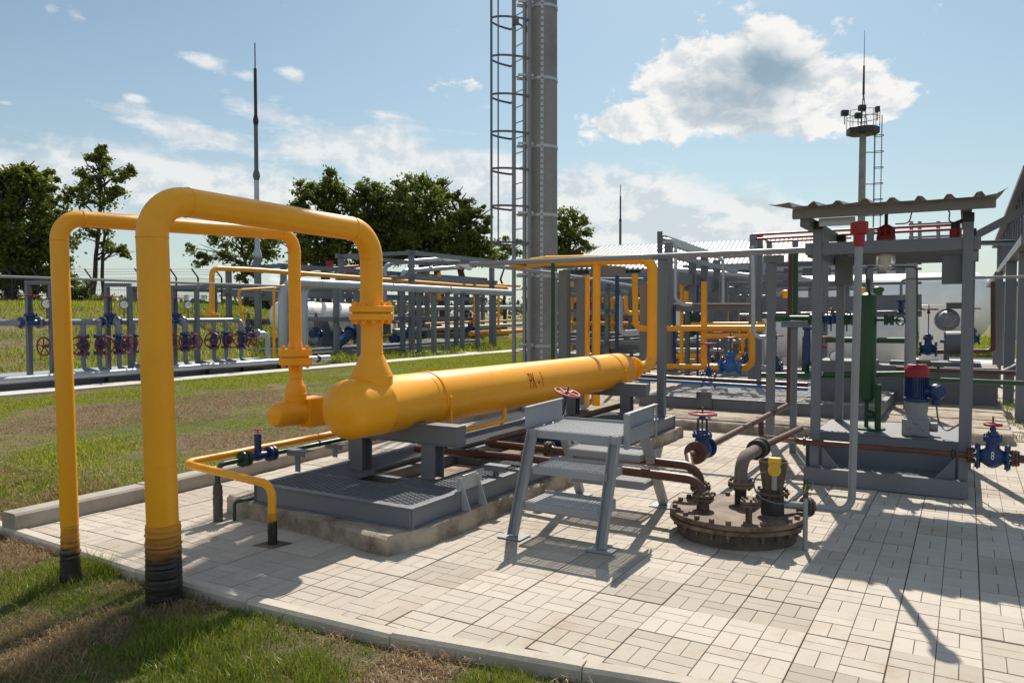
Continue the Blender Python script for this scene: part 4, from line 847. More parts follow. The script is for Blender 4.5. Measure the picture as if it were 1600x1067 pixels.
# ------------------------------------------------------------------ posts and long grey conduit in front
def plain_post(label, x, y, z1, w, group=None, mat=None, extra=None, cat='post'):
    m_ = M().box(x-w/2,y-w/2,-.02,x+w/2,y+w/2,z1)
    if extra: extra(m_)
    return one('steel_post', m_, mat or G_, label, cat, group, bevel=.006)
plain_post('grey square post just beyond the step platform carrying the long level conduit', -3.62, 10.27, 2.42, .105, extra=lambda m: m.box(-3.75,10.2,2.421,-3.49,10.34,2.45))
plain_post('grey square post left of the tall brown riser', -2.20, 10.46, 2.34, .10, extra=lambda m: m.box(-2.30,10.39,2.341,-2.06,10.53,2.44))
pt = T('pipe_support', 'short grey post with a flat top bracket carrying green pipe left of the shelter', 'post', (-1.79, 9.8, 0))
M().box(-1.825,9.76,-.02,-1.755,9.84,1.52).out('post', G_, pt, bevel=.005); M().box(-1.93,9.72,1.521,-1.62,9.88,1.60).out('bracket', G_, pt, bevel=.004)
cp = T('conduit', 'long grey conduit running level at head height across the posts to the shelter', 'conduit', (-4, 10.25, 2.44))
M().bend([yp(735,413,10.27), yp(1258,391,10.27)],.038,.1,14).out('pipe', GL, cp)
one('cable_pipe', M().tube([yp(750,414,10.35),(yp(860,426,12.6)),yp(990,447,18)],.03,12), SV, 'grey pipe branching back from the left end of the long conduit', 'pipe')
one('cable_pipe', M().tube([yp(785,409,10.4),yp(800,411,10.9),yp(865,418,12.4)],.028,12), BR, 'brown pipe slanting back under the left end of the long conduit', 'pipe')
one('riser_pipe', M().tube([yp(864,404,10.5),yp(864,640,10.5)],.03,12), GN, 'tall thin green riser just right of the concrete tower', 'pipe')
one('riser_pipe', M().tube([yp(1243,392,10.7),yp(1243,497,10.7)],.034,12), GN, 'green riser beside the tall brown one left of the shelter', 'pipe')
gl = T('gas_line', 'green pipe at chest height left of the shelter feeding the blue valves', 'pipe', yp(1300,498,9.8))
M().cyl(yp(1211,498,9.8), yp(1275,498,9.8),.038,seg=16).cyl(yp(1275,499,9.8), yp(1342,499,9.8),.026,seg=16).out('pipe', GN, gl)
for px in (1268, 1322, 1332): c_ = yp(px,499,9.8); M().disc(c_,(1,0,0),.07,.03).bolts(c_,(1,0,0),.055,6,.009,.06).out('flange', GN, gl)
for i, (px, lab) in enumerate(((1284,'blue ball valve nearest the left post of the shelter on the chest high green pipe'),(1303,'blue ball valve with a rusty lever in the middle of the chest high green pipe'),(1319,'blue ball valve nearest the vent pipe on the chest high green pipe'))):
    c_ = yp(px,499,9.8); tq = T('ball_valve', lab, 'valve', c_-V(0,0,.07), 'ball valves on the chest high green pipe')
    M().sphere(c_,.055,14).lathe([(.065,-.06),(.065,-.04),(.04,-.035),(.04,.035),(.065,.04),(.065,.06)], c_, (1,0,0), 16).bolts(c_-V(0,0,.09),(0,0,1),.03,2,.008,.10).out('body', BL, tq)
    M().bar(c_+V(0,0,.05),c_+V(-.03,-.03,.13),.03,.025).out('lever', Mt['rust'] if i == 1 else BL, tq)
# ------------------------------------------------------------------ valve manifold on the long skid at left
XM = -17.9
Mt['wheel'] = paint('dark_red_wheel_paint', (.20, .008, .016), .42, .3)
ORD = ['first', 'second', 'third', 'fourth', 'fifth', 'sixth', 'seventh', 'eighth', 'ninth', 'tenth', 'eleventh', 'twelfth', 'thirteenth']
tsk = T('skid_frame', 'long low grey skid with a mesh deck under the valve manifolds at left', 'skid', (-18.3, 10, 0))
M().box(-17.66,2.5,-.02,-17.60,16.75,.30).box(-17.599,2.5,.27,-17.53,16.75,.30).box(-17.599,2.5,-.02,-17.53,16.75,.01).out('beam', G_, tsk)
M().box(-19.3,16.69,-.02,-17.665,16.75,.29).out('beam', G_, tsk); M().box(-19.3,2.5,.26,-17.665,16.685,.285).out('mesh_deck', GV, tsk)
M().box(-17.56,14.9,-.02,-17.43,15.6,.16).out('support_block', Mt['black'], tsk)
hp = T('header_pipe', 'long grey header pipe along the front of the low skid at left', 'pipe', (-17.36, 9, .1))
m_ = M().cyl((-17.36,2.5,.27),(-17.36,18.2,.27),.085,seg=18)
for yy in (6.2, 8.4, 9.6, 9.75, 11.9, 12.05, 14.1, 14.25, 16.5): m_.ring((-17.36,yy,.27),(0,1,0),.085,.012,18)
m_.out('pipe', SV, hp); M().disc((-17.36,17.0,.27),(0,1,0),.13,.05).disc((-17.36,17.7,.27),(0,1,0),.12,.08).out('flange', Mt['black'], hp)
for yy in (7.6, 10.9, 13.7, 16.2): M().box(-17.44,yy-.06,.0,-17.28,yy+.06,.19).out('saddle', Mt['black'], hp)
def side_valve(label, group, loc=(0,0,0)):
    """vertical-line gate valve, line along Z, wheel facing +X"""
    L = V(*loc); t_ = T('gate_valve', label, 'valve', L, group)
    M().lathe([(.06,-.19),(.07,-.12),(.10,-.05),(.10,.05),(.07,.12),(.06,.19)], L, (0,0,1), 16).cyl(L, L+V(.20,0,0), .075, .06, 16).disc(L+V(.15,0,0),(1,0,0),.10,.035).out('body', BL, t_)
    for s in (-1, 1): M().disc(L+V(0,0,s*.18),(0,0,1),.125,.035).bolts(L+V(0,0,s*.185),(0,0,1),.10,8,.012,.09).out('flange', BL, t_)
    M().cyl(L+V(.2,0,0),L+V(.40,0,0),.035,.022,12).out('yoke', BL, t_)
    w_ = M().ring(L+V(.40,0,0),(1,0,0),.185,.018,30,8).cyl(L+V(.375,0,0),L+V(.43,0,0),.03,seg=12)
    for k in range(5): g = 2*pi*k/5+.4; w_.bar(L+V(.40,.02*cos(g),.02*sin(g)), L+V(.40,cos(g)*.185,sin(g)*.185), .022, .012, (1,0,0))
    w_.out('handwheel', Mt['wheel'], t_); return t_
sv0 = None; gvb = gate_valve('blue gate valve with a flat red wheel leftmost on top of the manifold at far left', loc=(0,0,0), wheel=.17, stem=.52); gvb['group'] = 'upright valves over the manifolds'
SPOT = ['leftmost manifold, left of the thin yellow arch', 'middle manifold between the two yellow arches', 'rightmost manifold, right of the thick yellow arch']
UP = ['blue gate valve with flat red wheel atop the manifold left of the thin yellow arch', 'blue gate valve with flat red wheel atop the manifold between the yellow arches', 'blue gate valve with flat red wheel atop the manifold right of the thick arch']
starts = [xp(48,500,XM).y, xp(172,500,XM).y, xp(275,500,XM).y]
for gi, y0 in enumerate(starts):
    W_ = ['left of the thin yellow arch', 'between the two yellow arches', 'right of the thick yellow arch'][gi]
    zt = 1.47; pitch = (xp(367,500,XM).y-xp(275,500,XM).y)
    offs = [.36*pitch, .62*pitch, .80*pitch, pitch]
    mp = T('manifold_pipe', 'grey manifold pipe with four down legs '+W_, 'pipe', (XM, y0, .3))
    m_ = M().bend([(XM-.35,y0-.62,.28),(XM-.35,y0-.62,zt),(XM-.3,y0-.3,zt),(XM,y0-.2,zt),(XM,y0+offs[3],zt),(XM+.25,y0+offs[3],zt-.02),(XM+.25,y0+offs[3],1.15)] if gi == 0 else [(XM,y0-.45,zt),(XM,y0+offs[3],zt),(XM+.25,y0+offs[3],zt-.02),(XM+.25,y0+offs[3],1.15)],.075,.16,14)
    m_.out('pipe', Mt['greym'], mp)
    for s in (-.30, .30): M().disc((XM,y0+s*.62,zt),(0,1,0),.135,.05).bolts((XM,y0+s*.62,zt),(0,1,0),.11,8,.014,.11).out('flange', Mt['greym'], mp)
    for k, o_ in enumerate(offs):
        xx = XM+(-.12,.0,.08,.25)[k]; yy = y0+o_
        if k < 3: M().cyl((xx,yy,zt),(xx,yy,1.1),.06,seg=12).disc((xx,yy,1.16),(0,0,1),.12,.03).out('drop_leg', Mt['greym'], mp)
        M().bend([(xx,yy,.72),(xx,yy,.38),(-17.36,yy,.30)],.055,.1,12).disc((xx,yy,.72),(0,0,1),.12,.03).out('drop_leg', Mt['greym'], mp)
        lab = '%s blue side wheel valve from left, manifold %s' % (ORD[k], W_)
        gname = 'side wheel valves on the manifolds'
        rot = [-pi/2*.86, -.75, -.25, .0][k]
        if sv0 is None:
            sv0 = side_valve(lab, gname, (0,0,0)); sv0.location = (xx,yy,.93); sv0.rotation_euler = (0,0,rot); sv0.scale = (1.0,1.1,1.1)
        else: dup(sv0, (xx,yy,.93), rot, 1., lab, gname).scale = (1.0,1.1,1.1)
    if gi == 0: gvb.location = (XM,y0,zt); gvb.rotation_euler = (0,0,pi/2); gvb.scale = (1.45,1.45,1.12); gvb['label'] = UP[0]
    else: dup(gvb, (XM,y0,zt), pi/2, 1., UP[gi], 'upright valves over the manifolds').scale = (1.45,1.45,1.12)
    # pressure gauge
    gp_ = V(XM+.1, y0+.30, zt+.42)
    tgz = T('pressure_gauge', 'round white pressure gauge on the manifold '+W_, 'gauge', gp_-V(0,0,.3), 'gauges on the manifolds')
    M().cyl(gp_-V(0,0,.34),gp_-V(0,0,.1),.015,seg=8).disc(gp_,(1,-.45,0),.11,.05).out('case', GD, tgz); M().disc(gp_+V(.026,-.012,0),(1,-.45,0),.092,.006).out('dial', Mt['dial'], tgz)
    nd = gp_+V(.031,-.014,0); M().bar(nd,nd+V(.02,.045,.055),.01,.004,(1,-.45,0)).out('needle', Mt['black'], tgz)
    # goal post frame behind it
    fr_ = T('goalpost', 'grey goalpost frame standing behind the manifold '+W_, 'frame', (XM-.35, y0+.3, 0), 'goalpost frames behind the manifolds')
    a, b_ = xp((45,168,272)[gi], 500, XM-.3), xp((81,203,308)[gi], 500, XM+.15)
    for p_ in (a, b_): M().box(p_.x-.05,p_.y-.05,0,p_.x+.05,p_.y+.05,2.32).out('post', G_, fr_)
    M().bar((a.x,a.y-.05,2.37),(b_.x,b_.y+.05,2.37),.13,.09).out('top_bar', G_, fr_)
one('cable_rail', M().tube([xp(-60,430,-18),xp(0,432,-18),xp(440,447,-18)],.03,8), GL, 'thin grey rail stretched level over the goalpost frames at left', 'rail')
gv4 = dup(gvb, xp(388,522,-17.9), pi/2, 1.1, 'lone blue gate valve with a red wheel near the right end of the long skid', 'upright valves over the manifolds')
pz = xp(388,522,-17.9).z
one('pipe_bend', M().bend([V(-17.9,xp(400,520,-17.9).y,pz),V(-17.9,xp(418,520,-17.9).y,pz),V(-17.9,xp(418,520,-17.9).y,.25)],.075,.18,14).disc(V(-17.9,xp(402,520,-17.9).y,pz),(0,1,0),.14,.05), SV, 'grey elbow dropping from the lone valve at the right end of the long skid', 'pipe')
# thin yellow lines near it
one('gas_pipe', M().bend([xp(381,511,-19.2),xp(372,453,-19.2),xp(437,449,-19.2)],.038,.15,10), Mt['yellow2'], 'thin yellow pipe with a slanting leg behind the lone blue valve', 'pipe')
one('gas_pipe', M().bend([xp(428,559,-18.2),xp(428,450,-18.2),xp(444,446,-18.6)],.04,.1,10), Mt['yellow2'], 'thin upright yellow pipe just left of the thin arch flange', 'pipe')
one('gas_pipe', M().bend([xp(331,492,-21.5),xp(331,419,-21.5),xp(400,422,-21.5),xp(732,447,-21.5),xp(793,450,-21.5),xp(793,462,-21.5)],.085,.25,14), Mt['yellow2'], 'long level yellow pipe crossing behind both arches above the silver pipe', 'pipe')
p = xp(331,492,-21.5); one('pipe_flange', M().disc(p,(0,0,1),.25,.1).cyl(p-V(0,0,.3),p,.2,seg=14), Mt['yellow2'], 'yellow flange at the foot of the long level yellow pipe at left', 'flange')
tsp = T('silver_pipe', 'fat silver pipe running level behind the big vessel nozzle with two down legs at left', 'pipe', (-19, 25, 2.6))
q = path_x(-19, [(442,556),(442,441),(800,458)]); M().bend([V(q[0].x,q[0].y,.0), q[1], q[2]],.15,.5,20).ring(xp(500,443.6,-19),(0,1,0),.15,.02,20).ring(xp(612,449,-19),(0,1,0),.15,.02,20).ring(xp(702,453,-19),(0,1,0),.15,.02,20).out('pipe', SV, tsp)
q = path_x(-19.2, [(476,556),(476,447),(500,446)]); M().bend([V(q[0].x,q[0].y,.0), q[1], q[2]],.11,.35,16).out('pipe', SV, tsp)
sup = [(562,555,-19.3),(655,552,None),(678,554,None),(699,545,-19),(722,540,-19),(746,538,-19.1),(772,536,-19.2)]
for i, (px, py, X) in enumerate(sup):
    g = gp(px, py) if X is None else V(xp(px, 500, X).x, xp(px, 500, X).y, 0)
    one('steel_post', M().box(g.x-.08,g.y-.08,-.05,g.x+.08,g.y+.08,2.46 if px != 655 else 2.6).box(g.x-.2,g.y-.12,2.461 if px != 655 else 2.601,g.x+.2,g.y+.12,2.50 if px != 655 else 2.64), G_, '%s grey post from the left holding up the fat silver pipe' % ORD[i], 'post', 'posts under the fat silver pipe')
Y2 = Mt['yellow2']
def vtank(name, label, c0, c1, r, mat, saddles=2, zg=0., extra=None):
    c0 = V(*c0); c1 = V(*c1); a = (c1-c0); L = a.length; a.normalize(); t_ = T(name, label, 'tank', V(c0.x,c0.y,zg))
    pr = [(r*sin(g), -r*.55*cos(g)) for g in np.linspace(.02, pi/2, 9)]+[(r, L*f) for f in (.001,.33)]+[(r*1.006,L*.335),(r*1.006,L*.34),(r,L*.345),(r,L*.66),(r*1.006,L*.665),(r*1.006,L*.67),(r,L*.675)]+[(r*sin(g), L+r*.55*cos(g)) for g in np.linspace(pi/2, pi-.02, 9)][::1]
    pr = [(x, z) for x, z in pr]; k = [i for i in range(len(pr))]
    end = [(r*cos(g), L+r*.55*sin(g)) for g in np.linspace(0, pi/2-.02, 9)]; pr = pr[:-9]+end
    M().lathe(pr, c0, a, 40).out('shell', mat, t_, smooth=25)
    for i in range(saddles):
        p = c0+a*L*(.2+.6*i/max(1, saddles-1)); n_ = V(-a.y,a.x,0)
        M().obox((p.x,p.y,(p.z-r*.6+zg)/2), (.22,r*1.5,p.z-r*.6-zg), a, n_).out('saddle', mat, t_)
    return t_
def frame3(label, x0, x1, y0, y1, h, nx_, ny_, w=.16, levels=(), mat=None, z0=0., rail=0, cat='pipe rack', topw=.2):
    mat = mat or G_; t_ = T('pipe_rack', label, cat, ((x0+x1)/2,(y0+y1)/2,z0))
    for i in range(nx_):
        for j in range(ny_):
            x = x0+(x1-x0)*i/max(1,nx_-1); y = y0+(y1-y0)*j/max(1,ny_-1); M().box(x-w/2,y-w/2,z0-.05,x+w/2,y+w/2,h).out('post', mat, t_)
    for lz in (h,)+tuple(levels):
        for i in range(nx_):
            x = x0+(x1-x0)*i/max(1,nx_-1); M().box(x-.07,y0-.3,lz+.001,x+.07,y1+.3,lz+topw).out('beam', mat, t_)
        for j in range(ny_):
            y = y0+(y1-y0)*j/max(1,ny_-1); M().box(x0-.3,y-.07,lz+topw*.06,x1+.3,y+.07,lz+topw*.93).out('beam', mat, t_)
    if rail:
        for zz in (h+topw+.5, h+topw+1.):
            m_ = M()
            for x in (x0, x1): m_.cyl((x,y0,zz),(x,y1,zz),.03,seg=8)
            for y in (y0, y1): m_.cyl((x0,y,zz),(x1,y,zz),.03,seg=8)
            m_.out('handrail', Mt['galv'], t_)
        m_ = M()
        for i in range(5):
            for y in (y0, y1): x = x0+(x1-x0)*i/4; m_.cyl((x,y,h+topw),(x,y,h+topw+1.),.03,seg=8)
        m_.out('rail_post', Mt['galv'], t_)
    return t_
# ---- process area behind the lawn, left of the tower
low = T('skid_frame', 'low grey skid under the white tank beyond the lawn', 'skid', (-23, 22, 0))
M().box(-25.5,20.6,-.02,-21.2,33,.32).box(-21.2,20.6,.0,-20.9,33,.2).out('deck', G_, low)
vtank('storage_tank', 'white tank lying far off between the two yellow arches', (-24,xp(440,495,-24).y,1.55), (-24,xp(541,495,-24).y,1.5), .62, Mt['white'], 3, .32)
gvc = None
for i, (px, py, X, lab) in enumerate([(494,512,-22,'blue gate valve in front of the far white tank, the left one of two'),(528,512,-22,'blue gate valve in front of the far white tank, the right one of two'),(640,512,-22,'blue gate valve left of the thin grey posts under the silver pipe'),(735,505,-22,'blue valve with a yellow riser under the silver pipe right of the big nozzle'),(617,520,-22.5,'blue valve half hidden behind the big nozzle flange')]):
    dup(gvb, xp(px,py+10,X), pi/2, 1.5, lab, 'blue valves under the silver pipe')
p = xp(537,528,-21.3); one('strainer', M().cyl(p+V(0,-.5,-.35),p+V(0,.45,.2),.15,.22,14).disc(p+V(0,.45,.2),(0,.87,.5),.32,.1), BL, 'dark blue slanted strainer lying in front of the far white tank', 'strainer')
one('pipe_stand', M().prism([xp(503,545,-22.3),xp(528,545,-22.3),xp(528,519,-22.3),xp(518,519,-22.3),xp(511,498,-22.3),xp(505,498,-22.3)], (-.25,0,0)), Mt['greyd'], 'squat grey tapered stand between the blue valves before the far white tank', 'stand')
frame3('grey rack of posts and beams over the far white tank', -23.2,-20.6,22.0,30.0,2.75,2,3,.17,(1.35,),topw=.16)
frame3('tall grey rack with a flat top left of the concrete tower', -24.5,-20.5,26.5,33,4.15,2,2,.2,(3.1,),topw=.18)
frame3('second tall grey rack standing behind the silver pipe supports', -29,-25.5,24,40,3.6,2,3,.2,(2.4,),topw=.2)
frame3('grey rack with red handrails far behind the thin arch', -36,-30,24,33,2.8,2,2,.2,(),rail=0)
one('red_rail', M().tube([xp(462,423,-33),xp(560,416,-33)],.08,8).tube([xp(462,431,-33),xp(560,426,-33)],.06,8).tube([xp(515,408,-33),xp(515,425,-33)],.22,8), RD, 'red rail and red drum far off between the two yellow arches', 'rail')
one('arch_pipe', M().bend([xp(601,470,-25.2),xp(601,417,-25.2),xp(612,411,-25.2),xp(700,404,-25.2)],.12,.4,12), SV, 'pale grey bent pipe rising right beside the big nozzle pipe', 'pipe')
one('arch_pipe', M().bend([xp(628,470,-24.2),xp(628,424,-24.2),xp(738,416,-24.2)],.12,.4,12), SV, 'grey bent pipe with a long level top behind the silver pipe', 'pipe')
one('sloping_beam', M().bar(xp(690,402,-23.5),xp(735,418,-23.5),.2,.3), GV, 'pale sloping channel beam high left of the concrete tower', 'beam')
for i, (px, y0, y1, w) in enumerate([(672,430,468,.09),(686,426,468,.11)]):
    one('gas_pipe', M().tube([xp(px,y0,-25),xp(px,y1,-25)],w,12), Y2, ['thin upright yellow pipe, left of a pair above the silver pipe','thicker upright yellow pipe, right of a pair above the silver pipe'][i], 'pipe')
one('gas_pipe', M().bend([xp(728,445,-22.6),xp(745,444,-22.6),xp(812,447,-22.6)],.07,.1,10).tube([xp(770,446,-22.6),xp(770,458,-22.6)],.06,10).tube([xp(755,443,-22.6),xp(755,447,-22.6)],.06,8), Y2, 'short level yellow pipe with stubs just left of the tower', 'pipe')
for i, (px, y0, y1) in enumerate([(741,458,522),(769,462,508),(779,462,512)]):
    one('gas_pipe', M().tube([xp(px,y0,-22),xp(px,y1,-22)],.065,10).disc(xp(px,y1-20,-22),(0,0,1),.13,.1,14), Y2, ORD[i]+' thin upright yellow pipe under the silver pipe left of the tower', 'pipe', 'thin upright yellow pipes left of the tower')
one('gas_pipe', M().tube([xp(735,521,-21),xp(800,518,-21),xp(823,516.5,-21)],.12,14), Y2, 'level yellow pipe at knee height left of the tower foot', 'pipe')
one('gas_pipe', M().tube([xp(664,506,-24),xp(815,500,-24)],.06,10), Y2, 'thin level yellow pipe between the far grey posts left of the tower', 'pipe')
one('process_pipe', M().tube([xp(615,517,-24.5),xp(815,507,-24.5)],.11,12), SV, 'silver pipe at knee height behind the posts left of the tower', 'pipe')
one('process_pipe', M().tube([xp(640,482,-26),xp(812,480,-26)],.13,12), SV, 'silver pipe at head height in the shade left of the tower', 'pipe')
k_ = M()
for i in range(9): g = xp(612+i*24,500,-26); k_.box(g.x-.45,g.y-.35,.2,g.x+.45,g.y+.35,1.0+.5*((i*7) % 3))
frame3('low grey pump skid with small machines left of the tower', -27.5,-24.8,24,38,1.15,2,4,.3,(.3,),mat=GD,topw=.25)
ped = T('pump_row', 'row of dark pumps under the rack behind the silver pipe posts', 'pumps', (-25.8, 28, .2))
for i in range(6):
    g = xp(640+i*28,512,-25.6); m_ = M().cyl((g.x,g.y-.5,.75),(g.x,g.y+.3,.75),.27,seg=16).cyl((g.x,g.y+.3,.75),(g.x,g.y+.7,.75),.19,seg=14).box(g.x-.3,g.y-.5,.2,g.x+.3,g.y+.7,.45); m_.out('pump', (Mt['blue'], GD, RD, BL, GL, GD)[i], ped)
# ---- region right of the tower up to the grey post
for i, (px, yb, w, z1, Y0) in enumerate([(882,560,.15,2.42,12.0),(909,560,.14,2.3,12.0),(964,560,.06,2.45,14.5),(843,560,.1,2.3,14.),(1008,560,.17,2.25,14.5),(930,560,.10,2.3,13.)]):
    g = yp(px, 500, Y0); mt = BL if i == 2 else G_
    one('steel_post', M().box(g.x-w/2,g.y-w/2,-.02,g.x+w/2,g.y+w/2,z1), mt, ['wide grey post right of the tower under the yellow riser pipe','narrower grey post second right of the tower','thin dark blue upright between the yellow risers','thin grey upright just behind the tower','broad grey post just left of the tall yellow riser','slim grey post beside the pair of thin yellow risers'][i], 'post')
b_ = T('bracket_beam', 'grey beam bracketing the yellow pipes on posts right of the tower', 'beam', yp(940,420,12.1))
M().bar(yp(868,414,12.15),yp(925,411,12.15),.14,.14).bar(yp(925,420,12.3),yp(976,424,12.3),.1,.16).out('beam', G_, b_)
one('gas_pipe', M().bend([yp(992,428,14.2),yp(993,512,14.2),yp(1018,514,14.2)],.06,.14,12), Y2, 'yellow pipe dropping and turning right beside the tall yellow riser', 'pipe')
one('gas_pipe', M().bend([yp(978,462,17),yp(978,490,17),yp(1010,488,17)],.05,.14,10), Y2, 'small yellow hooked pipe seen between the posts right of the tower', 'pipe')
one('process_pipe', M().bend([yp(969,462,16.5),yp(969,515,16.5),yp(975,521,16.5),yp(1000,519,16.5)],.07,.2,12), SV, 'silver pipe with an elbow between the posts right of the tower', 'pipe')
one('process_pipe', M().tube([yp(868,459,22),yp(995,458,22)],.12,12), GL, 'pale level pipe at head height right of the tower', 'pipe')
one('gas_pipe', M().tube([yp(868,466,24),yp(1000,470,24)],.10,12), Y2, 'level yellow pipe just below the pale one right of the tower', 'pipe')
one('gas_pipe', M().bend([yp(823,413,14.6),yp(862,417,14.6),yp(880,412,13.6)],.07,.1,12), Y2, 'yellow pipe passing behind the tower under the long conduit', 'pipe')
frame3('grey rack of posts directly behind the tall yellow riser', -12.5,-8.2,24,31,2.5,3,2,.22,(1.5,.45),topw=.22)
frame3('grey pipe rack far behind the tower', -19,-13,36,48,3.4,3,3,.25,(2.2,.8),topw=.25)
fr_specs = [('red','red valve body behind the posts right of the tower',949,497,24),('green','small green valve body low behind the thin blue upright',946,516,24),('blue','dark blue valve body behind the wide grey post',898,525,26),('red','red pump end right of the yellow risers',985,503,26)]
for mt, lab, px, py, Y0 in fr_specs:
    c_ = yp(px,py,Y0); one('machine', M().cyl(c_-V(.25,0,0),c_+V(.25,0,0),.22,seg=14).cyl(c_-V(0,0,.5),c_,.1,seg=10).disc(c_+V(.25,0,0),(1,0,0),.3,.06), Mt[mt], lab, 'valve')
low2 = T('skid_frame', 'low pale skid with blocks beyond the posts right of the tower', 'skid', (-11, 25, 0)); M().box(-13,23,-.02,-8,32,.35).box(-11.5,24,.351,-9.5,25.5,.75).box(-12.5,27,.351,-11,29,1.0).out('deck', GL, low2)
# ---- skid two: behind the brown riser
rough_slab('concrete_slab', [(-4.6,10.95),(-3.8,10.98),(-2.45,10.95),(.55,11.75),(.55,24),(-8,24),(-8,12)], -.02, .132, Mt['slab'], 9, 'concrete slab edge running across behind the brown riser and shelter', 'slab')
s2 = T('skid_frame', 'grey skid with sunlit mesh deck behind the brown riser', 'skid', (-3, 14, .132))
solidbeam(M(), (-4.75,12.35,.134), (-1.05,12.35,.134), .185, .08, (0,-1,0)).out('beam', G_, s2)
for x, o_ in ((-4.75,(-1,0,0)),(-1.05,(1,0,0))): solidbeam(M(), (x,12.36,.133), (x,18.5,.133), .185, .08, o_).out('beam', G_, s2)
grating(M(), -4.7,12.39,-1.1,18.4,.314,.11,.5,.011,.02).out('mesh_deck', GV, s2)
M().prism([yp(1089,636,12.33),yp(1112,638,12.33),yp(1112,613,12.33),yp(1089,612,12.33)],(0,.01,0)).bar(yp(1089,624,12.30),yp(1089,612,12.30),.01,.06).out('lifting_lug', G_, s2)
M().box(-2.0,12.9,.32,-1.2,13.7,.95).out('panel', GD, s2); M().box(-4.6,17,.32,-2.6,18.3,.5).out('tray', GL, s2)
one('product_pipe', M().tube([yp(1000,588,11.7),yp(1262,602,11.7)],.042,12), BR, 'brown pipe running level in front of the second skid', 'pipe')
one('air_line', M().tube([yp(985,592,11.6),yp(1262,608,11.6)],.026,10), Mt['bluel'], 'thin bright blue pipe running level just under the brown one', 'pipe')
one('air_line', M().bend([yp(1006,570,12.0),yp(1006,583,12.0),yp(1050,588,12.),yp(1110,590,12.)],.015,.05,8), BL, 'thin dark blue tube bent low behind the vessel end', 'pipe')
for i, (px, py, Y0, sc, lab) in enumerate([(1141,573,13.6,1.5,'bright tall blue gate valve standing in the middle of the second skid'),(1121,566,14.5,1.1,'smaller dark blue gate valve left of the bright tall one'),(1107,594,12.2,1.15,'dark blue gate valve in front on the brown pipe before the second skid'),(1166,568,14.5,1.0,'small dark blue gate valve right of the bright tall one'),(1283,592,13,1.3,'blue gate valve with a white number behind the shelter posts'),(1212,575,15,1.2,'dark blue gate valve partly behind the post left of the shelter'),(1450,545,17,1.5,'bright blue gate valve below the big white tank'),(1520,530,24,1.6,'blue gate valve at the right end of the big white tank')]):
    c_ = yp(px, py, Y0)
    if i == 0:
        q_ = gate_valve(lab, bm_='bluel', wm='wheel', loc=tuple(c_), wheel=.085, stem=.36); q_['group'] = 'blue valves on the skids behind the shelter'; q_.scale = (1.1,1.1,1.35); continue
    q_ = dup(gvb, c_, 0, sc*.9, lab, 'blue valves on the skids behind the shelter'); q_.scale = (sc*.62, sc*.62, sc*.95)
v, f = text_mesh('47', .085, .8); c_ = yp(1283,584,12.82); one('valve_number', M().add([c_+V(x,0,y) for x, y in v], f), Mt['dial'], 'small white painted number on the blue valve behind the shelter', 'lettering')
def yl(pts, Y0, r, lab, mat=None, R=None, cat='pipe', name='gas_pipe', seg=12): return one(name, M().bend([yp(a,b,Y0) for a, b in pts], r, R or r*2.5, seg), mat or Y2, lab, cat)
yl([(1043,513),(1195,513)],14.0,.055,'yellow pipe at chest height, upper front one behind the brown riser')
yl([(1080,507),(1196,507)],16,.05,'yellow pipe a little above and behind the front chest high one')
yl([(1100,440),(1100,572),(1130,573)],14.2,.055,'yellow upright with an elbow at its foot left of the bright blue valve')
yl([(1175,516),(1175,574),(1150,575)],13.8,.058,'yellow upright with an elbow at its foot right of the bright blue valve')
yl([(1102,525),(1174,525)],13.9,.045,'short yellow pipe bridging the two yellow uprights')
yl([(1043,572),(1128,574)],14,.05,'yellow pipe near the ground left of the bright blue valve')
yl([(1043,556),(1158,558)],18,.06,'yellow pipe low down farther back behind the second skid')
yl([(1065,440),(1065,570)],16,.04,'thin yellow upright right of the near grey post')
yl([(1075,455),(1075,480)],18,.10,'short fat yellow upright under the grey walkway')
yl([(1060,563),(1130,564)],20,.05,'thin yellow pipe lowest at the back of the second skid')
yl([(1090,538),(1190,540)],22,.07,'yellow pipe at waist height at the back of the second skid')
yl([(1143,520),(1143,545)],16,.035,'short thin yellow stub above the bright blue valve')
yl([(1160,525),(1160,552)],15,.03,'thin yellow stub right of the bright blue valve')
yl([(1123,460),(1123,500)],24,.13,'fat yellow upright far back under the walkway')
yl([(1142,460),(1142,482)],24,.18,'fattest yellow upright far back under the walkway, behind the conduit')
for i, (px, y0, y1, mt, r, lab) in enumerate([(1054,478,570,'blue',.03,'thin blue upright next to the near grey post'),(1090,445,590,'blue',.025,'thin dark blue upright left of the yellow one'),(1074,490,605,'greyd',.06,'grey upright in the middle of the second skid'),(1108,470,560,'grey',.09,'grey upright behind the yellow pipes'),(1118,470,550,'grey',.09,'second grey upright behind the yellow pipes')]):
    one('steel_post', M().tube([yp(px,y0,15+i),yp(px,y1+8,15+i)],r,8), Mt[mt], lab, 'post')
for i, (px, py, Y0, mt, lab) in enumerate([(1123,505,26,'red','red machine housing left in the far row under the walkway'),(1145,504,26,'red','red machine housing in the middle of the far row under the walkway'),(1168,506,26,'red','red machine housing right in the far row under the walkway'),(1130,553,24,'red','low red pump behind the small blue valve'),(1083,503,22,'green','green box on the pipes behind the near grey post')]):
    c_ = yp(px,py,Y0); one('machine', M().lathe([(.05,-.4),(.3,-.35),(.32,.1),(.25,.2),(.12,.25)], c_, (1,0,.0), 18).cyl(c_-V(0,0,.6),c_,.12,seg=10), Mt[mt], lab, 'machine')
one('notice_box', M().obox(yp(1060,498,17), (.14,.05,.35)), Mt['dial'], 'small white notice box on the second skid', 'box')
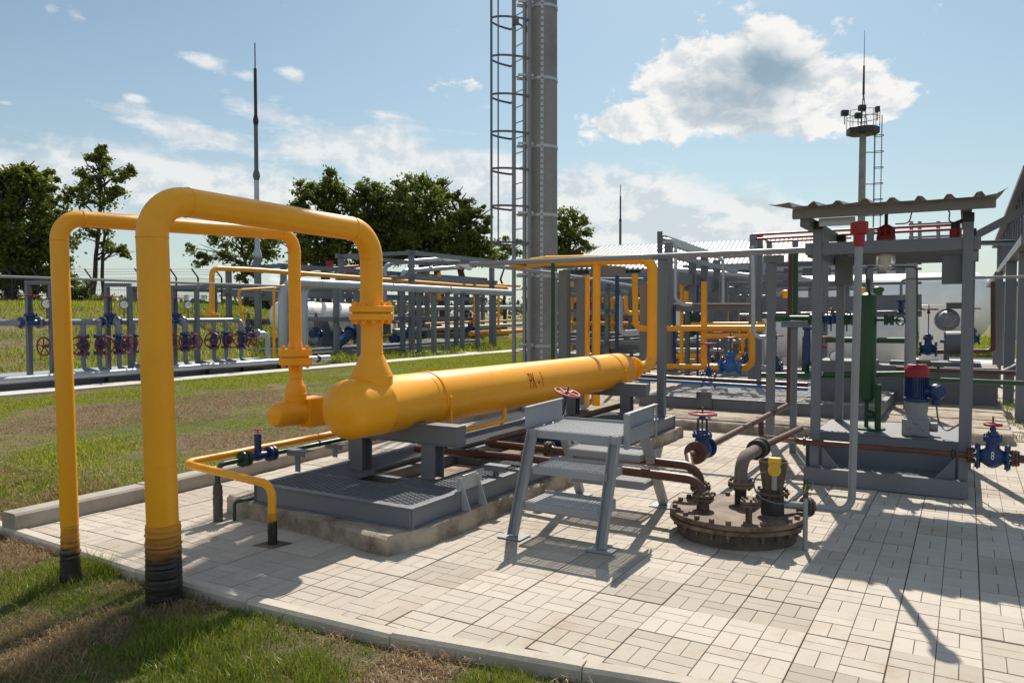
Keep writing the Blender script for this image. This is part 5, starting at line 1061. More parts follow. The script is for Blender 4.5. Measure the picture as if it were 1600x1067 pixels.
# walkway of grey beams with curved conduits
wk = T('walkway', 'grey walkway of deep beams raised on posts behind the brown riser', 'walkway', yp(1115,560,16))
M().bar(yp(1048,480,16),yp(1180,480,16),.18,.17).out('beam', G_, wk); M().bar(yp(1050,474.5,15.9),yp(1178,474.5,15.9),.2,.03).out('cable_tray', GV, wk)
M().bar(yp(1040,430,15),yp(1135,450,19),.14,.22).out('sloping_beam', G_, wk); M().bar(yp(1035,374,15),yp(1108,398,19),.14,.16).out('sloping_beam', GV, wk); M().bar(yp(1062,403,15.2),yp(1150,424,19.2),.1,.1).out('handrail', GL, wk)
for i, (px, a, b_, Y0) in enumerate([(1045,380,560,15),(1082,395,470,16.5),(1101,400,560,17),(1120,406,470,18),(1132,440,560,18.5)]):
    p_, q_ = yp(px,a,Y0), yp(px,b_,Y0); M().bar(p_,q_,.14,.12).out('post', G_, wk)
one('mast_stub', M().tube([yp(1031,362,14.5),yp(1031,400,14.5)],.055,8), Mt['greyd'], 'short dark stub mast above the near grey post', 'post')
for lab, pts, Y0 in (('grey bent conduit hooping down beside the near grey post',[(1036,374),(1056,377),(1055,468),(1066,476),(1082,476)],14.6),('grey bent conduit hooping over in the middle of the walkway',[(1100,400),(1130,402),(1130,474)],15.6),('grey bent conduit with a curved foot left of the shelter',[(1176,384),(1177,520),(1184,527),(1196,527)],13)):
    yl(pts,Y0,.035,lab,SV,.16,name='conduit',cat='conduit')
yl([(1130,398),(1185,395)],17,.09,'galvanised cable tray level with the conduit tops',GV,name='cable_tray',cat='cable tray')
frame3('grey pipe rack behind the walkway and yellow pipes', -9.5,-5.2,27,33,2.75,3,2,.2,(2.0,.9),topw=.24)
for i, (px, y0, y1, w, Y0) in enumerate([(1124,440,560,.10,21),(1145,450,556,.09,22),(1163,448,552,.09,23),(1051,430,560,.12,20),(1087,438,556,.09,24),(1186,470,560,.10,21)]):
    p_ = yp(px,y0,Y0); one('steel_post', M().box(p_.x-w,p_.y-w,0,p_.x+w,p_.y+w,p_.z), G_, '%s grey post of the shaded row under the walkway' % ORD[i], 'post', 'shaded posts under the walkway')
yl([(1046,533),(1196,535)],19,.05,'pale pipe at waist height behind the yellow uprights',GL,name='process_pipe')
yl([(1046,546),(1130,547)],17.5,.04,'silver pipe low behind the small blue valve',SV,name='process_pipe')
yl([(1046,527),(1100,528)],21,.06,'dark pipe behind the thin blue upright',GD,name='process_pipe')
yl([(1150,463),(1196,464)],20,.05,'grey pipe just above the walkway beam by the curved conduit',G_,name='process_pipe')
yl([(1050,447),(1190,455)],24,.09,'grey pipe under the white roof behind the walkway',G_,name='process_pipe')
yl([(1046,422),(1190,433)],26,.10,'long grey pipe highest under the white roof behind the walkway',SV,name='process_pipe')
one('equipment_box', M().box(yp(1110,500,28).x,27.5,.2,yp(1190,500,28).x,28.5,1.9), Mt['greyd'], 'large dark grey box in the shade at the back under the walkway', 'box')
frame3('thin grey lattice of posts behind the bright blue valve', -6.2,-2.4,19.5,25,2.35,4,3,.09,(1.75,.95),mat=G_,topw=.08)
frame3('thin grey lattice of posts between the tower and the yellow riser', -10.2,-6.9,18.5,23,2.3,4,2,.09,(1.7,.9),mat=G_,topw=.08)
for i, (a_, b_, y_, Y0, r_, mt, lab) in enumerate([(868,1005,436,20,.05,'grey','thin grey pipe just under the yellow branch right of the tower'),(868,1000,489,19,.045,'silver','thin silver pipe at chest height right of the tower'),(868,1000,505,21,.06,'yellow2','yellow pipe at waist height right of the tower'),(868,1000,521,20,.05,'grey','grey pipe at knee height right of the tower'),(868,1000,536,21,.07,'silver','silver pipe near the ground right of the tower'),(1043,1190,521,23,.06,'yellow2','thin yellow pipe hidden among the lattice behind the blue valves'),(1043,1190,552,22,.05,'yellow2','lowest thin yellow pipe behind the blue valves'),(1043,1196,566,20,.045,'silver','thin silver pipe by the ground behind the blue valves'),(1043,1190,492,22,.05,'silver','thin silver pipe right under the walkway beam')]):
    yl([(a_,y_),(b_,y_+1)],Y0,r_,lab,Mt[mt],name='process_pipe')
for i, (px, y0, y1, Y0, r_, mt, lab) in enumerate([(872,440,545,21,.06,'grey','thin grey upright nearest the green riser'),(894,440,548,22,.05,'yellow2','thin far yellow upright between the two grey posts'),(921,440,545,21,.05,'blue','thin far blue upright left of the yellow risers'),(950,450,545,20,.06,'grey','thin grey upright right of the yellow risers'),(957,470,545,22,.06,'yellow2','short far yellow upright beside the dark blue upright'),(985,440,550,21,.07,'grey','grey upright behind the yellow hooked pipe'),(1013,440,550,20,.05,'silver','silver upright almost hidden by the tall riser'),(1135,485,560,21,.06,'yellow2','far yellow upright just left of the bright blue valve'),(1153,485,556,22,.05,'yellow2','far yellow upright just right of the bright blue valve'),(1099,485,560,23,.05,'silver','silver upright behind the yellow elbow'),(1190,500,570,18,.06,'silver','silver upright by the curved conduit foot')]):
    one('riser_pipe', M().tube([yp(px,y0,Y0),yp(px,y1,Y0)],r_,10), Mt[mt], lab, 'pipe')
# red railed platform behind the shelter
rp = T('railed_platform', 'grey platform with red handrails behind the shelter roof', 'platform', yp(1280,480,19))
for zz, yy in ((366,19),(373,19)):
    M().tube([yp(1176,zz+1,16),yp(1270,zz-4,16.),yp(1500,zz-15,16.)],.024,8).out('handrail', RD, rp)
M().tube([yp(1176,367,16),yp(1203,378,20),yp(1330,372,20)],.024,8).out('handrail', RD, rp)
for i, (px, Y0) in enumerate(((1177,16),(1187,16.6),(1202,20),(1243,19.8),(1290,16),(1360,16))):
    p_ = yp(px,(367,366,377,376,362,358)[i],Y0); M().box(p_.x-.06,p_.y-.06,.1,p_.x+.06,p_.y+.06,p_.z).out('post', G_, rp)
M().bar(yp(1180,478,17),yp(1440,472,17),.16,.30).bar(yp(1180,494,17.1),yp(1440,490,17.1),.16,.12).out('beam', G_, rp)
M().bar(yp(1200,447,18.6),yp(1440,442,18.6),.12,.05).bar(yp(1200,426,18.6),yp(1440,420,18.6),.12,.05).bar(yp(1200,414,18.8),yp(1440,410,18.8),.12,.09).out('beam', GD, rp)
wl_ = T('louvred_wall', 'grey panelled wall with dark slots seen through the shelter', 'wall', yp(1330,500,24))
for i in range(9):
    p_ = yp(1190+i*29,400,40); M().box(p_.x-.2,39.93,0,p_.x+.2,40.07,4.2).out('pillar', GL, wl_)
for z in (2.3, 3.1, 3.85): M().box(-13,39.95,z,-2.0,40.05,z+.34).out('panel', GL, wl_)
M().box(-13,40.2,1.2,-2.0,40.25,4.15).out('dark_backing', GD, wl_)
rp2 = T('handrail', 'pale grey handrail behind the right half of the shelter', 'railing', yp(1450,380,20))
for zz in (347,357,367): M().tube([yp(1420,zz+4,20),yp(1516,zz,20)],.03,8).out('rail', GL, rp2)
for px in (1424,1437,1466,1512): M().tube([yp(px,346,20),yp(px,375,20)],.04,8).out('post', GL, rp2)
for i, (px, py, mt, lab) in enumerate([(1228,458,'yellow2','yellow domed cap on the far roofline left of the shelter'),(1317,455,'yellow2','yellow dome seen between the shelter posts'),(1346,454,'yellow2','yellow dome just left of the green bottle'),(1372,453,'green','green dome just right of the green bottle')]):
    c_ = yp(px,py,21); one('dome', M().sphere(c_,.11,14,(1.3,1,.8)).cyl(c_-V(0,0,.5),c_,.1,seg=10), Mt[mt], lab, 'dome')
# white tanks
c0 = yp(1200,528,19.5); c1 = yp(1392,528,19.5); vtank('storage_tank', 'smaller white tank lying behind the shelter', (c0.x,19.5,1.08), (c1.x,19.5,1.08), .66, Mt['white'], 3, .13)
c1 = yp(1520,477,36); vtank('storage_tank', 'big white tank with a rounded right end behind the shelter', (c1.x-6.5,36,c1.z), (c1.x,36,c1.z), 1.32, Mt['white'], 2, 0)
c_ = yp(1480,500,17.5); th2 = T('actuator', 'round grey bolted actuator drum in front of the big white tank', 'actuator', c_-V(0,0,.9))
M().sphere(c_,.185,22,(1,1,1)).lathe([(.18,-.025),(.225,-.023),(.225,.023),(.18,.025)], c_, (0,-1,.25), 24).bolts(c_,(0,-1,.25),.205,10,.016,.10).bolts(c_-V(0,.13,-.03),(0,-1,.25),.11,6,.022,.10).out('drum', GL, th2)
M().cyl(c_-V(0,0,.95),c_-V(0,0,.24),.05,seg=12).disc(c_-V(0,0,.42),(0,0,1),.12,.06).out('stem', GD, th2); M().box(c_.x-.02,c_.y-.1,c_.z+.22,c_.x+.36,c_.y+.1,c_.z+.34).out('bracket', GD, th2)
one('white_cabinet', M().obox(yp(1460,520,30), (.9,.4,1.9)), Mt['white'], 'plain white cabinet standing under the big white tank', 'cabinet', bevel=.02)
s3 = T('pump_skid', 'grey pump skid with dark motors below the big white tank', 'skid', yp(1480,565,16))
g = yp(1480,572,15.5); M().box(g.x-1.2,15.2,.05,g.x+.75,16.3,g.z).box(g.x-.9,15.4,g.z+.001,g.x+.5,16.1,g.z+.07).out('base', GD, s3)
M().cyl(yp(1478,536,16),yp(1502,536,16),.22,seg=18).cyl(yp(1502,536,16),yp(1512,536,16),.13,seg=12).out('motor', GD, s3); M().box(g.x-.5,15.3,g.z-.28,g.x-.25,15.35,g.z+.1).out('switch_box', Mt['rust'], s3)
yl([(1400,575),(1600,583)],14.8,.035,'brown pipe running level under the pump skid at right',BR,name='product_pipe')
yl([(1440,550),(1530,549),(1545,549),(1552,545),(1552,440)],19,.05,'brown pipe rising beside the right hand posts',BR,name='product_pipe')
yl([(1430,592),(1600,599)],12.8,.036,'green pipe running level right of the blue motor',GN,name='gas_line')
yl([(1190,586),(1262,586),(1415,584)],12.9,.042,'green pipe running level behind the shelter at knee height',GN,name='gas_line')
yl([(1290,531),(1420,532)],15,.05,'green pipe at waist height in front of the smaller white tank',GN,name='gas_line')
yl([(1260,525),(1258,592)],13.2,.06,'green upright with a blue valve behind the left shelter posts',GN,name='gas_line')
c_ = yp(1466,585,12.8); one('needle_valve', M().cyl(c_,c_+V(0,0,.12),.02,seg=8).bar(c_+V(-.07,0,.12),c_+V(.07,0,.12),.03,.02), GN, 'tiny green needle valve on the green pipe right of the motor', 'valve')
c_ = yp(1261,540,13.1); one('check_valve', M().lathe([(.07,-.3),(.07,-.26),(.05,-.24),(.06,0),(.05,.24),(.07,.26),(.07,.3)], c_, seg=16), BL, 'blue check valve on the green upright behind the shelter', 'valve')
c_ = yp(1306,557,13); tgz = T('pressure_gauge', 'round white pressure gauge behind the left rear shelter post', 'gauge', c_-V(0,0,.2)); M().disc(c_,(.1,-1,0),.095,.05).cyl(c_-V(0,0,.25),c_-V(0,0,.09),.015,seg=8).out('case', Mt['black'], tgz); M().disc(c_-V(-.003,.026,0),(.1,-1,0),.083,.004).out('dial', Mt['dial'], tgz); M().bar(c_-V(0,.03,0),c_+V(.05,-.03,-.03),.01,.003,(0,-1,0)).out('needle', Mt['black'], tgz)
one('red_lever', M().bar(yp(1279,541,13),yp(1292,543,13),.03,.04), RD, 'short red lever in front of the smaller white tank', 'lever')
one('steel_column', M().cyl(yp(1425,400,14)-V(0,0,0),V(yp(1425,400,14).x,14,.0),.085,seg=20), GL, 'round grey column behind the shelter left of the big white tank', 'column')
# right-hand building: open shed on a row of posts
rb_ = T('shed', 'grey open shed with sloping roof beams at the far right edge', 'shed', (.8, 20, 0))
for (x, y) in ((.76,14.28),(.69,16.94),(.62,21.03),(.97,29.66)):
    M().box(x-.085,y-.085,.0,x+.085,y+.085,2.62).out('post', G_, rb_)
M().box(.62,12.6,2.622,.78,34,2.75).out('eave_beam', G_, rb_)
m_ = M(); 
M().box(.78,12.6,2.751,.82,27.4,3.62).out('wall', GD, rb_)
M().box(.62,12.6,3.621,4.0,27.5,3.68).out('roof', GD, rb_)
for i in range(18): M().box(.73,12.7+i*.82,2.755,.779,12.76+i*.82,3.615).out('rib', G_, rb_)
a_ = yp(1519,371,12.9); b2 = yp(1650,303,12.9)
M().bar(a_,b2,.12,.10).out('sloping_beam', GD, rb_)
a_ = yp(1538,380,33); b2 = yp(1612,268,14); n_ = V(.9,0,.1)
pass
yl([(1512,379),(1600,377)],17,.03,'thin green pipe at roof height at the far right',Mt['dgreen'],name='gas_line')
yl([(1512,381.5),(1600,380)],17,.03,'thin grey pipe just under the green one at the far right',GL,name='conduit')
gh = T('hut', 'small pale green hut far off at the right edge', 'hut', yp(1590,525,55)); c_ = yp(1592,500,55)
M().box(c_.x-.9,54,0,c_.x+3,58,3.2).out('wall', paint('hut_wall',(.42,.45,.36),.6,.3), gh); M().box(c_.x-1.1,53.8,3.201,c_.x+3.2,58.2,3.5).out('roof', Mt['bluel'], gh)
for i in range(4): M().box(c_.x-.75+i*.8,53.93,.2,c_.x-.6+i*.8,53.995,3.0).out('pillar', Mt['greyd'], gh)
one('strainer', M().cyl(yp(1595,566,15)-V(.2,0,.2),yp(1595,566,15)+V(.3,0,.1),.09,seg=12), Mt['greyd'], 'dark pipe end lying in the grass at the right edge', 'pipe')
# long shed with a white ribbed roof
ws = T('long_shed', 'long shed with a white ribbed metal roof across the middle distance', 'shed', (-20, 50, 0))
e0 = dp(885,418,46); e1 = dp(1330,416,46); r0 = dp(940,390,53); r1 = dp(1330,366,53)
ev0, ev1 = V(e0.x,e0.y,4.3), V(e1.x,e1.y,4.3); rv0, rv1 = V(r0.x,r0.y,6.2), V(r1.x,r1.y,6.9)
d_ = (ev1-ev0); N = 56; vs = []; fs = []
for i in range(N*4+1):
    u_ = i/(N*4); w_ = .09 if i % 4 == 0 else 0
    for p_, q_ in ((ev0,ev1),(rv0,rv1)): vs.append(p_+(q_-p_)*u_+V(0,0,w_))
for i in range(N*4): fs.append((2*i,2*i+2,2*i+3,2*i+1))
k_ = len(vs); vs += [v_-V(0,0,.12) for v_ in vs]; fs += [tuple(q_+k_ for q_ in f_[::-1]) for f_ in fs]
M().add(vs, fs).out('ribbed_roof', Mt['cream'], ws, smooth=10)
bk = V(d_.y,-d_.x,0).normalized()*-1.2
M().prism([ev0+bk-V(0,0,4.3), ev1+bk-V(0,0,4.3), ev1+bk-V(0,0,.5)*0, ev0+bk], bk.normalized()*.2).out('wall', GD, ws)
for i in range(12): p_ = ev0+d_*(i/11); M().box(p_.x-.15,p_.y-.15,0,p_.x+.15,p_.y+.15,4.25).out('post', GL, ws)
# ------------------------------------------------------------------ concrete tower with caged ladder
TB = dp(848, 560, 15.6); TB = V(TB.x, TB.y, 0)
tt = T('lighting_tower', 'thick concrete tower pole with caged ladder, cut off by the top of the photo', 'tower', TB)
M().lathe([(.295,-.1),(.29,2.5),(.255,16.0)], TB, seg=40).out('pole', Mt['pole'], tt)
c2 = V(rt.x, rt.y, 0); b2 = V(fw.x, fw.y, 0).normalized()         # ladder stands to the left of the pole
for py in (20, 130, 233, 338, 432, 540):
    z = dp(848,py,15.5).z; r = .29-.035*(z-2.5)/13.5
    M().lathe([(r+.001,-.03),(r+.012,-.03),(r+.012,.03),(r+.001,.03)], TB+V(0,0,z), seg=32).out('clamp_band', GV, tt)
    M().bar(TB-c2*(r+.0)-b2*.12+V(0,0,z),TB-c2*.52-b2*.2+V(0,0,z),.05,.05).bar(TB-c2*.2-b2*r+V(0,0,z+.03),TB-c2*.5-b2*.34+V(0,0,z+.03),.04,.04).out('bracket', GV, tt)
ct = TB-c2*.02-b2*.285
M().bar(ct+V(0,0,0)-c2*.02,ct+V(0,0,14.5)+b2*.035,.06,.03,b2).out('cable_duct', GV, tt)
m_ = M()
for i in range(130): z = .1+i*.11; m_.obox(ct-b2*.018+b2*(.035*z/14.5)-c2*.02*(1-z/14.5)+V(0,0,z), (.05,.012,.035), c2, b2)
m_.out('duct_slot', paint('duct_slot_grey',(.22,.25,.28),.5,.2), tt)
# stiles measured: left pair edge at px 775/790, right at px 805/827
def col(px, d): p_ = dp(px, 400, d); return V(p_.x, p_.y, 0)
Lc = TB-c2*.56-b2*.18
sA, sB = Lc+c2*.19-b2*.1, Lc-c2*.02+b2*.22
M().box(sA.x-.03,sA.y-.03,.1,sA.x+.03,sA.y+.03,14.5).out('stile', GL, tt); M().box(sB.x-.03,sB.y-.03,.1,sB.x+.03,sB.y+.03,14.5).out('stile', GL, tt)
M().box(sA.x+.07,sA.y-.03,.1,sA.x+.13,sA.y+.03,14.5).out('stile', GL, tt)
for i in range(48): M().cyl(sA+V(0,0,.35+i*.3),sB+V(0,0,.35+i*.3),.011,seg=6).out('rung', GV, tt)
mid = (sA+sB)/2; ax_ = (sB-sA).normalized(); outw = V(-ax_.y, ax_.x, 0); outw = outw if outw.dot(c2) < 0 else -outw
hw = (sB-sA).length/2
for py in (38, 96, 154, 211, 267, 324, 380):
    z = dp(800,py,15.2).z; pts = []
    for k in range(17):
        a_ = pi*k/16; pts.append(mid+ax_*cos(a_)*(hw+.12)*1.+outw*(sin(a_)*.64)+V(0,0,z))
    pts = [sB+V(0,0,z)]+pts+[sA+V(0,0,z)]
    m_ = M()
    for p_, q_ in zip(pts[:-1], pts[1:]): m_.bar(p_, q_, .008, .04)
    m_.out('cage_hoop', GD, tt)
for a_ in (pi*.36, pi*.5, pi*.64):
    p_ = mid+ax_*cos(a_)*(hw+.12)+outw*(sin(a_)*.635); z0 = dp(800,384,15.2).z
    M().bar(p_+V(0,0,z0),p_+V(0,0,14.5),.04,.008,outw).out('cage_strip', GD, tt)
p_ = dp(806,35,15.3); tf = T('floodlight', 'small grey lamp bracket on the ladder near the top of the concrete tower', 'lamp', p_)
M().obox(p_,(.12,.09,.1),c2,b2).bar(p_,p_+c2*.2+V(0,0,-.12),.03,.03).obox(p_+c2*.22+V(0,0,-.14),(.1,.08,.08),c2,b2).out('housing', GD, tf)
# ------------------------------------------------------------------ far floodlight tower
FB = dp(1343, 521, 62); FB.z = 0; zt = dp(1343, 203, 62).z
ft = T('lighting_tower', 'distant floodlight tower with a railed platform and spire above the shelter', 'tower', FB)
M().lathe([(.31,0),(.245,zt)], FB, seg=24).out('pole', Mt['pole'], ft)
M().lathe([(.4,0),(1.2,.0),(1.23,.02),(1.23,.46),(1.2,.48),(.5,.48)], FB+V(0,0,zt-.5), seg=8).out('platform', Mt['black'], ft)
m_ = M()
for z in (.75, 1.25): m_.ring(FB+V(0,0,zt+z), (0,0,1), 1.2, .022, 24, 6)
for k in range(8): g = 2*pi*k/8; p_ = FB+V(cos(g)*1.2,sin(g)*1.2,zt); m_.cyl(p_,p_+V(0,0,1.25),.025,seg=6)
m_.out('railing', Mt['black'], ft)
m_ = M()
for k in range(3): g = 2*pi*k/3; m_.cyl(FB+V(cos(g)*.3,sin(g)*.3,zt),FB+V(0,0,dp(0,148,62).z),.035,seg=6)
for i in range(5): m_.ring(FB+V(0,0,zt+.4+i*.45),(0,0,1),.26-.045*i,.02,6,6)
m_.cyl(FB+V(0,0,zt+2.6),FB+V(0,0,dp(0,108,62).z),.09,.07,8).cyl(FB+V(0,0,dp(0,108,62).z),FB+V(0,0,dp(0,54,62).z),.03,.015,6).out('spire', Mt['black'], ft)
for px, py, w in ((1320,177,1.),(1347,169,1.),(1371,171,.4),(1341,181,.9)):
    p_ = dp(px,py,62.2 if px != 1347 else 61); M().obox(p_,(.42*w+.1,.35,.42),rt,fw).bar(p_-V(0,0,.2),p_-V(0,0,.9),.07,.07).out('floodlight', Mt['black'], ft)
sl1, sl2 = FB+rt*.95+V(0,0,0), FB+rt*1.5+V(0,0,0)
M().cyl(sl1+V(0,0,1),sl1+V(0,0,zt),.05,seg=6).out('stile', Mt['greyd'], ft); M().cyl(sl2+V(0,0,1),sl2+V(0,0,zt+1),.035,seg=6).out('stile', Mt['greyd'], ft)
for i in range(12):
    z = 1.9+i*1.25; M().ring(FB+rt*1.28+V(0,0,z),(0,0,1),.36,.03,16,6).out('cage_hoop', Mt['greyd'], ft)
    if i % 2 == 0: M().cyl(FB+V(0,0,z-.05),sl1+V(0,0,z-.05),.04,seg=6).out('bracket', Mt['greyd'], ft)
# ------------------------------------------------------------------ lightning masts
def mast(label, px, d, secs, zg=0.):
    b_ = dp(px, 500, d); t_ = T('lightning_mast', label, 'mast', V(b_.x,b_.y,zg))
    for i, (y0, y1, w, mt) in enumerate(secs):
        z0 = zg if y0 is None else dp(px,y0,d).z; z1 = dp(px,y1,d).z; r = w*d/F/2
        M().cyl((b_.x,b_.y,z0),(b_.x,b_.y,z1),r,r*.94,14).out('section', Mt[mt], t_)
        if y0 is not None and w > 2.4: M().lathe([(r,-.3),(r*1.5,-.12),(r*1.65,-.1),(r*1.65,.03),(r*1.1,.2)], (b_.x,b_.y,z0), seg=14).out('joint', Mt[mt], t_)
mast('tall stepped grey lightning mast between the left yellow arches', 403.5, 34, [(None,397,11.5,'grey'),(397,275,8,'silver'),(275,191,6.5,'greyd'),(191,112,5,'black'),(112,73,2.0,'greyd')])
mast('slim distant lightning mast right of the concrete tower', 968.5, 80, [(None,345,4,'greyd'),(345,308,2.5,'black'),(308,290,1.2,'black')])
mast('hair thin far mast between the thick arch and the grey mast', 359, 110, [(None,440,1.6,'greyd')])
# ------------------------------------------------------------------ trees
def leafmesh(name, C, S, cols, par=None, mat=None, loc=None):
    n = len(C); a = RNG.normal(size=(n,3)); a /= np.linalg.norm(a, axis=1)[:,None]; b_ = RNG.normal(size=(n,3)); b_ -= a*(a*b_).sum(1)[:,None]; b_ /= np.linalg.norm(b_, axis=1)[:,None]
    s = S[:,None]; o0 = np.array(ORI[par.name]) if par is not None else np.array(loc); C = C-o0
    Vv = np.stack([C-a*s, C+b_*s*.62, C+a*s, C-b_*s*.62], 1).reshape(-1,3)
    o = fastmesh(name, Vv, [4]*n, np.arange(4*n), mat or Mt['leaf'], np.repeat(cols, 4, 0), 'tint_col', True)
    if par is not None: o.parent = par
    else: o.location = o0
    return o
def tree(label, name, d, base_px, blobs, zg, leaf=.20, dens=1., trunks=None, hue=0., group=None, cat='tree', branchy=1.):
    """blobs: crown clumps measured as (px, py, rx, ry) at distance d"""
    b_ = dp(base_px, 480, d); B = V(b_.x, b_.y, zg); t_ = T(name, label, cat, B, group); k = d/F
    C = []; hubs = []; m_ = M(); r_ = random.Random(int(base_px*7+d))
    for (px, py, rx, ry) in blobs:
        dd = d+r_.gauss(0, rx*k*.35); c_ = dp(px, py, dd); rz_, rx_ = ry*k, rx*k; n = max(6, int(dens*1.05*(rx*ry)/42))
        hubs.append((c_, rx_))
        for i in range(n):
            u_ = RNG.normal(size=3); u_ /= np.linalg.norm(u_); q = (RNG.random()**.45); p_ = np.array(c_)+u_*np.array([rx_, rx_, rz_])*q
            nl = int(RNG.integers(50, 110)); sg = RNG.uniform(.22, .50)*max(.35, min(1, rx_/1.6))
            C.append(np.concatenate([p_+RNG.normal(size=(nl,3))*np.array([sg,sg,sg*.7])*.75, np.full((nl,1), RNG.random())], 1))
    C = np.concatenate(C); n = len(C); h = C[:,3:4]; q = RNG.random((n,1))
    dk = np.array([.038,.066,.010]); lt = np.array([.23,.28,.036]); f_ = np.clip(.15+.55*h+.4*(q-.4), 0, 1); cols = dk*(1-f_)+lt*f_+np.array([.02,.008,0])*hue
    leafmesh('crown', C[:,:3], .66*leaf*(.55+.8*RNG.random(n)), cols, t_)
    for tr_ in (trunks or [(base_px, 14)]):
        tpx, w = tr_[0], tr_[1]; tb = dp(tpx, 480, d); tb = V(tb.x, tb.y, zg-.3); topc = max(hubs, key=lambda z: z[0].z-abs((z[0]-tb).xy.length)*.6)[0]
        r0 = w*k/2; pts = []; 
        for i in range(9): f = i/8; pts.append(tb+(V(topc.x,topc.y,topc.z)-tb)*f+V(r_.gauss(0,.12),r_.gauss(0,.12),0)*min(1, i))
        m_.tube(pts, [r0*(1-.86*i/8) for i in range(9)], 8)
        for c_, rr_ in hubs:
            if (c_-tb).xy.length > 9*k*60 and len(hubs) > 3 and False: continue
            f = max(.28, min(.85, (c_.z-tb.z-rr_*.8)/(topc.z-tb.z+.01))); st = tb+(topc-tb)*f
            for j in range(int(3*branchy)):
                e_ = c_+V(r_.gauss(0,rr_*.5),r_.gauss(0,rr_*.5),r_.gauss(0,rr_*.45)); md = (st+e_)/2+V(r_.gauss(0,.25),r_.gauss(0,.25),r_.uniform(-.1,.4))
                m_.tube([st, md, e_], [r0*.34, r0*.2, r0*.06], 6)
    m_.out('trunk', Mt['bark'], t_); return t_
tree('broad dark tree filling the left edge of the photo', 'tree', 42, 20, [(0,305,42,45),(42,282,30,26),(66,310,26,34),(20,360,46,50),(70,375,26,38),(-30,340,55,80),(10,420,50,45),(60,430,32,35),(12,268,22,18)], 1.4, .17, 1.15, [(18,22),(52,12)], .2)
tree('smaller leafy tree leaning right from the dark tree at left edge', 'tree', 46, 92, [(85,330,26,26),(100,380,24,30),(78,260+20,22,20),(95,430,24,28),(70,345,26,30)], 1.6, .17, .8, [(88,8)], .5)
tree('tall sparse young tree with twin bare trunks left of the thick arch', 'tree', 44, 143, [(150,245,18,14),(135,268,20,16),(165,262,18,14),(128,290,24,16),(160,285,28,18),(190,275,20,12),(205,268,9,8),(150,312,34,16),(185,300,20,13),(118,305,18,14),(150,360,26,16),(175,385,20,14),(120,345,16,16),(195,395,14,10),(160,235,6,8)], 1.6, .15, .42, [(142,9),(164,7)], .5, branchy=.7)
tree('thin branching tree behind the stepped grey mast', 'tree', 50, 395, [(345,372,30,18),(390,372,40,18),(312,396,20,24),(350,398,28,16),(400,400,36,20),(420,380,26,18),(385,430,20,16),(380,352,30,10)], 1.2, .17, .62, [(392,10)], .2, branchy=1.2)
tree('leftmost tree of the dense clump behind the thick arch', 'tree', 56, 505, [(512,285,22,22),(475,305,26,24),(520,312,30,28),(495,345,38,32),(545,345,28,36),(540,300,16,14),(470,350,24,30),(500,385,46,26),(470,400,30,22),(455,330,12,18),(530,400,26,24)], .6, .19, 1.15, [(505,20)], 0)
tree('second tree of the dense clump, behind the thick arch elbow', 'tree', 58, 580, [(572,298,24,20),(590,318,26,26),(558,325,22,24),(580,360,34,34),(600,345,26,30),(615,330,20,26),(610,365,24,30),(560,395,40,24),(610,390,28,26)], .6, .19, 1.1, [(580,18)], 0)
tree('tallest tree in the middle of the dense clump', 'tree', 57, 660, [(635,380,34,34),(600,380,30,30),(560,365,30,30),(668,285,26,18),(640,300,28,22),(690,300,20,24),(660,325,44,32),(622,335,30,34),(655,370,46,34),(700,350,26,36),(620,385,28,22),(690,400,34,22)], .6, .19, 1.2, [(650,20),(690,14)], 0)
tree('right hand tree of the dense clump, sloping down to the tower', 'tree', 56, 722, [(700,375,34,36),(740,395,34,24),(716,305,15,20),(725,335,24,26),(745,350,18,26),(735,385,32,28),(757,335,12,18),(762,370,12,26),(710,395,22,22)], .6, .19, 1.15, [(728,16)], .1)
tree('round leafy tree just right of the concrete tower', 'tree', 58, 893, [(888,345,24,22),(905,362,22,22),(880,375,24,22),(915,385,18,12),(895,395,28,16),(870,350,12,20)], .3, .18, 1.1, [(893,12)], .3)
tree('wispy tree behind the ladder foot left of the tower', 'tree', 60, 790, [(785,385,18,16),(800,398,20,14),(775,400,14,12),(815,380,10,14)], .3, .17, .7, [(790,7)], .4)
def shrub(label, px, py, rx, ry, d, zg): return tree(label, 'shrub', d, px, [(px,py,rx,ry),(px-rx*.7,py+ry*.3,rx*.7,ry*.7),(px+rx*.7,py+ry*.25,rx*.7,ry*.75)], zg, .13, 1.6, [(px,3)], .5, 'shrubs along the fence', 'shrub')
shrub('loose green shrub beyond the fence right of the thin arch foot', 127, 455, 16, 22, 41, 1.7)
shrub('low green shrub beside the fence between the two left arches', 152, 470, 20, 14, 40, 1.7)
shrub('dark low shrub beyond the fence at the far left edge', 20, 478, 34, 12, 44, 1.9)
shrub('sparse green shrub behind the fence left of the thick arch', 205, 472, 14, 12, 45, 1.9)
shrub('green shrub behind the fence right of the thick arch', 300, 478, 14, 10, 50, 1.6)
hd = T('hedge', 'long low dark hedge far off behind the yellow flange at left', 'hedge', dp(360,486,75)); Cn = []
for i in range(260): p_ = dp(RNG.uniform(318,425), RNG.uniform(481,494), RNG.uniform(70,76)); Cn.append(np.array(p_)+RNG.normal(size=(16,3))*.35)
Cn = np.concatenate(Cn); leafmesh('foliage', Cn, .2*(.6+.7*RNG.random(len(Cn))), np.tile([.045,.075,.018],(len(Cn),1))*(.6+.9*RNG.random((len(Cn),1))), hd)
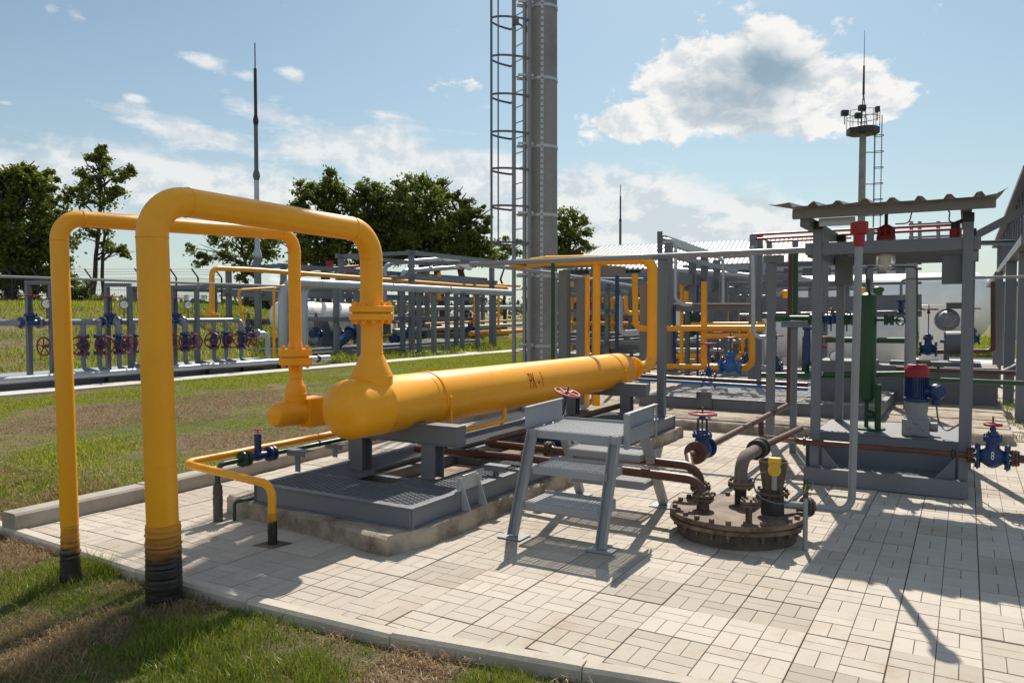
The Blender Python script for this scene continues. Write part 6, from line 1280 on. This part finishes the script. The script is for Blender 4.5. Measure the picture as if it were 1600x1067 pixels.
# ------------------------------------------------------------------ fence with slanted post tops, far signs
fn = T('mesh_fence', 'far wire mesh fence with dark posts whose tops slant, along the left bank', 'fence', (-36, 24, 1.6))
fp = [dp(px, 480, 40) for px in (-60, -20, 20, 60, 143, 221, 276, 310, 347)]
for p_ in fp:
    z = float(gz(p_.x, p_.y)); M().cyl((p_.x,p_.y,z-.1),(p_.x,p_.y,z+1.5),.045,seg=8).bar((p_.x,p_.y,z+1.5),V(p_.x,p_.y,z+1.95)-rt*.32,.05,.07).out('post', Mt['black'], fn)
m_ = M()
for a_, b_ in zip(fp[:-1], fp[1:]):
    za, zb = float(gz(a_.x,a_.y)), float(gz(b_.x,b_.y))
    for h in (.25,.55,.85,1.15,1.45): m_.tube([V(a_.x,a_.y,za+h),V(b_.x,b_.y,zb+h)],.008,4)
    n_ = 24
    for i in range(n_): f = i/n_; p_ = a_+(b_-a_)*f; z = za+(zb-za)*f; m_.tube([V(p_.x,p_.y,z+.15),V(p_.x,p_.y,z+1.45)],.006,4)
    for o_ in (.12,.22,.32): m_.tube([V(a_.x,a_.y,za+1.5+o_*1.3)-rt*o_,V(b_.x,b_.y,zb+1.5+o_*1.3)-rt*o_],.008,4)
m_.out('wire', Mt['black'], fn)
for i, (px, py, lab) in enumerate(((291,465,'far white sign box on a pole, the left one of two'),(318,465,'far white sign box on a pole, the right one of two'))):
    p_ = dp(px,py,75); t_ = T('sign', lab, 'sign', V(p_.x,p_.y,1.5)); M().obox(p_,(.45,.15,.5),rt,fw).out('board', Mt['dial'], t_); M().cyl(p_-V(0,0,2),p_-V(0,0,.25),.06,seg=6).out('pole', GD, t_)
one('far_roof', M().prism([dp(378,470,70),dp(432,470,70),dp(432,461,70),dp(400,457,70),dp(384,462,70)], fw*4), Mt['greyd'], 'dark rounded roof far off left of the stepped mast', 'roof')
far_wood = []
for i in range(900): p_ = dp(RNG.uniform(-150,1750), RNG.uniform(472,489), RNG.uniform(170,230)); far_wood.append(np.array(p_)+RNG.normal(size=(14,3))*np.array([1.6,1.6,.7]))
far_wood = np.concatenate(far_wood); o = leafmesh('far_treeline', far_wood, .7*(.6+.7*RNG.random(len(far_wood))), np.tile([.05,.075,.03],(len(far_wood),1))*(.6+.9*RNG.random((len(far_wood),1))), loc=(0,0,0)); o['kind'] = 'stuff'
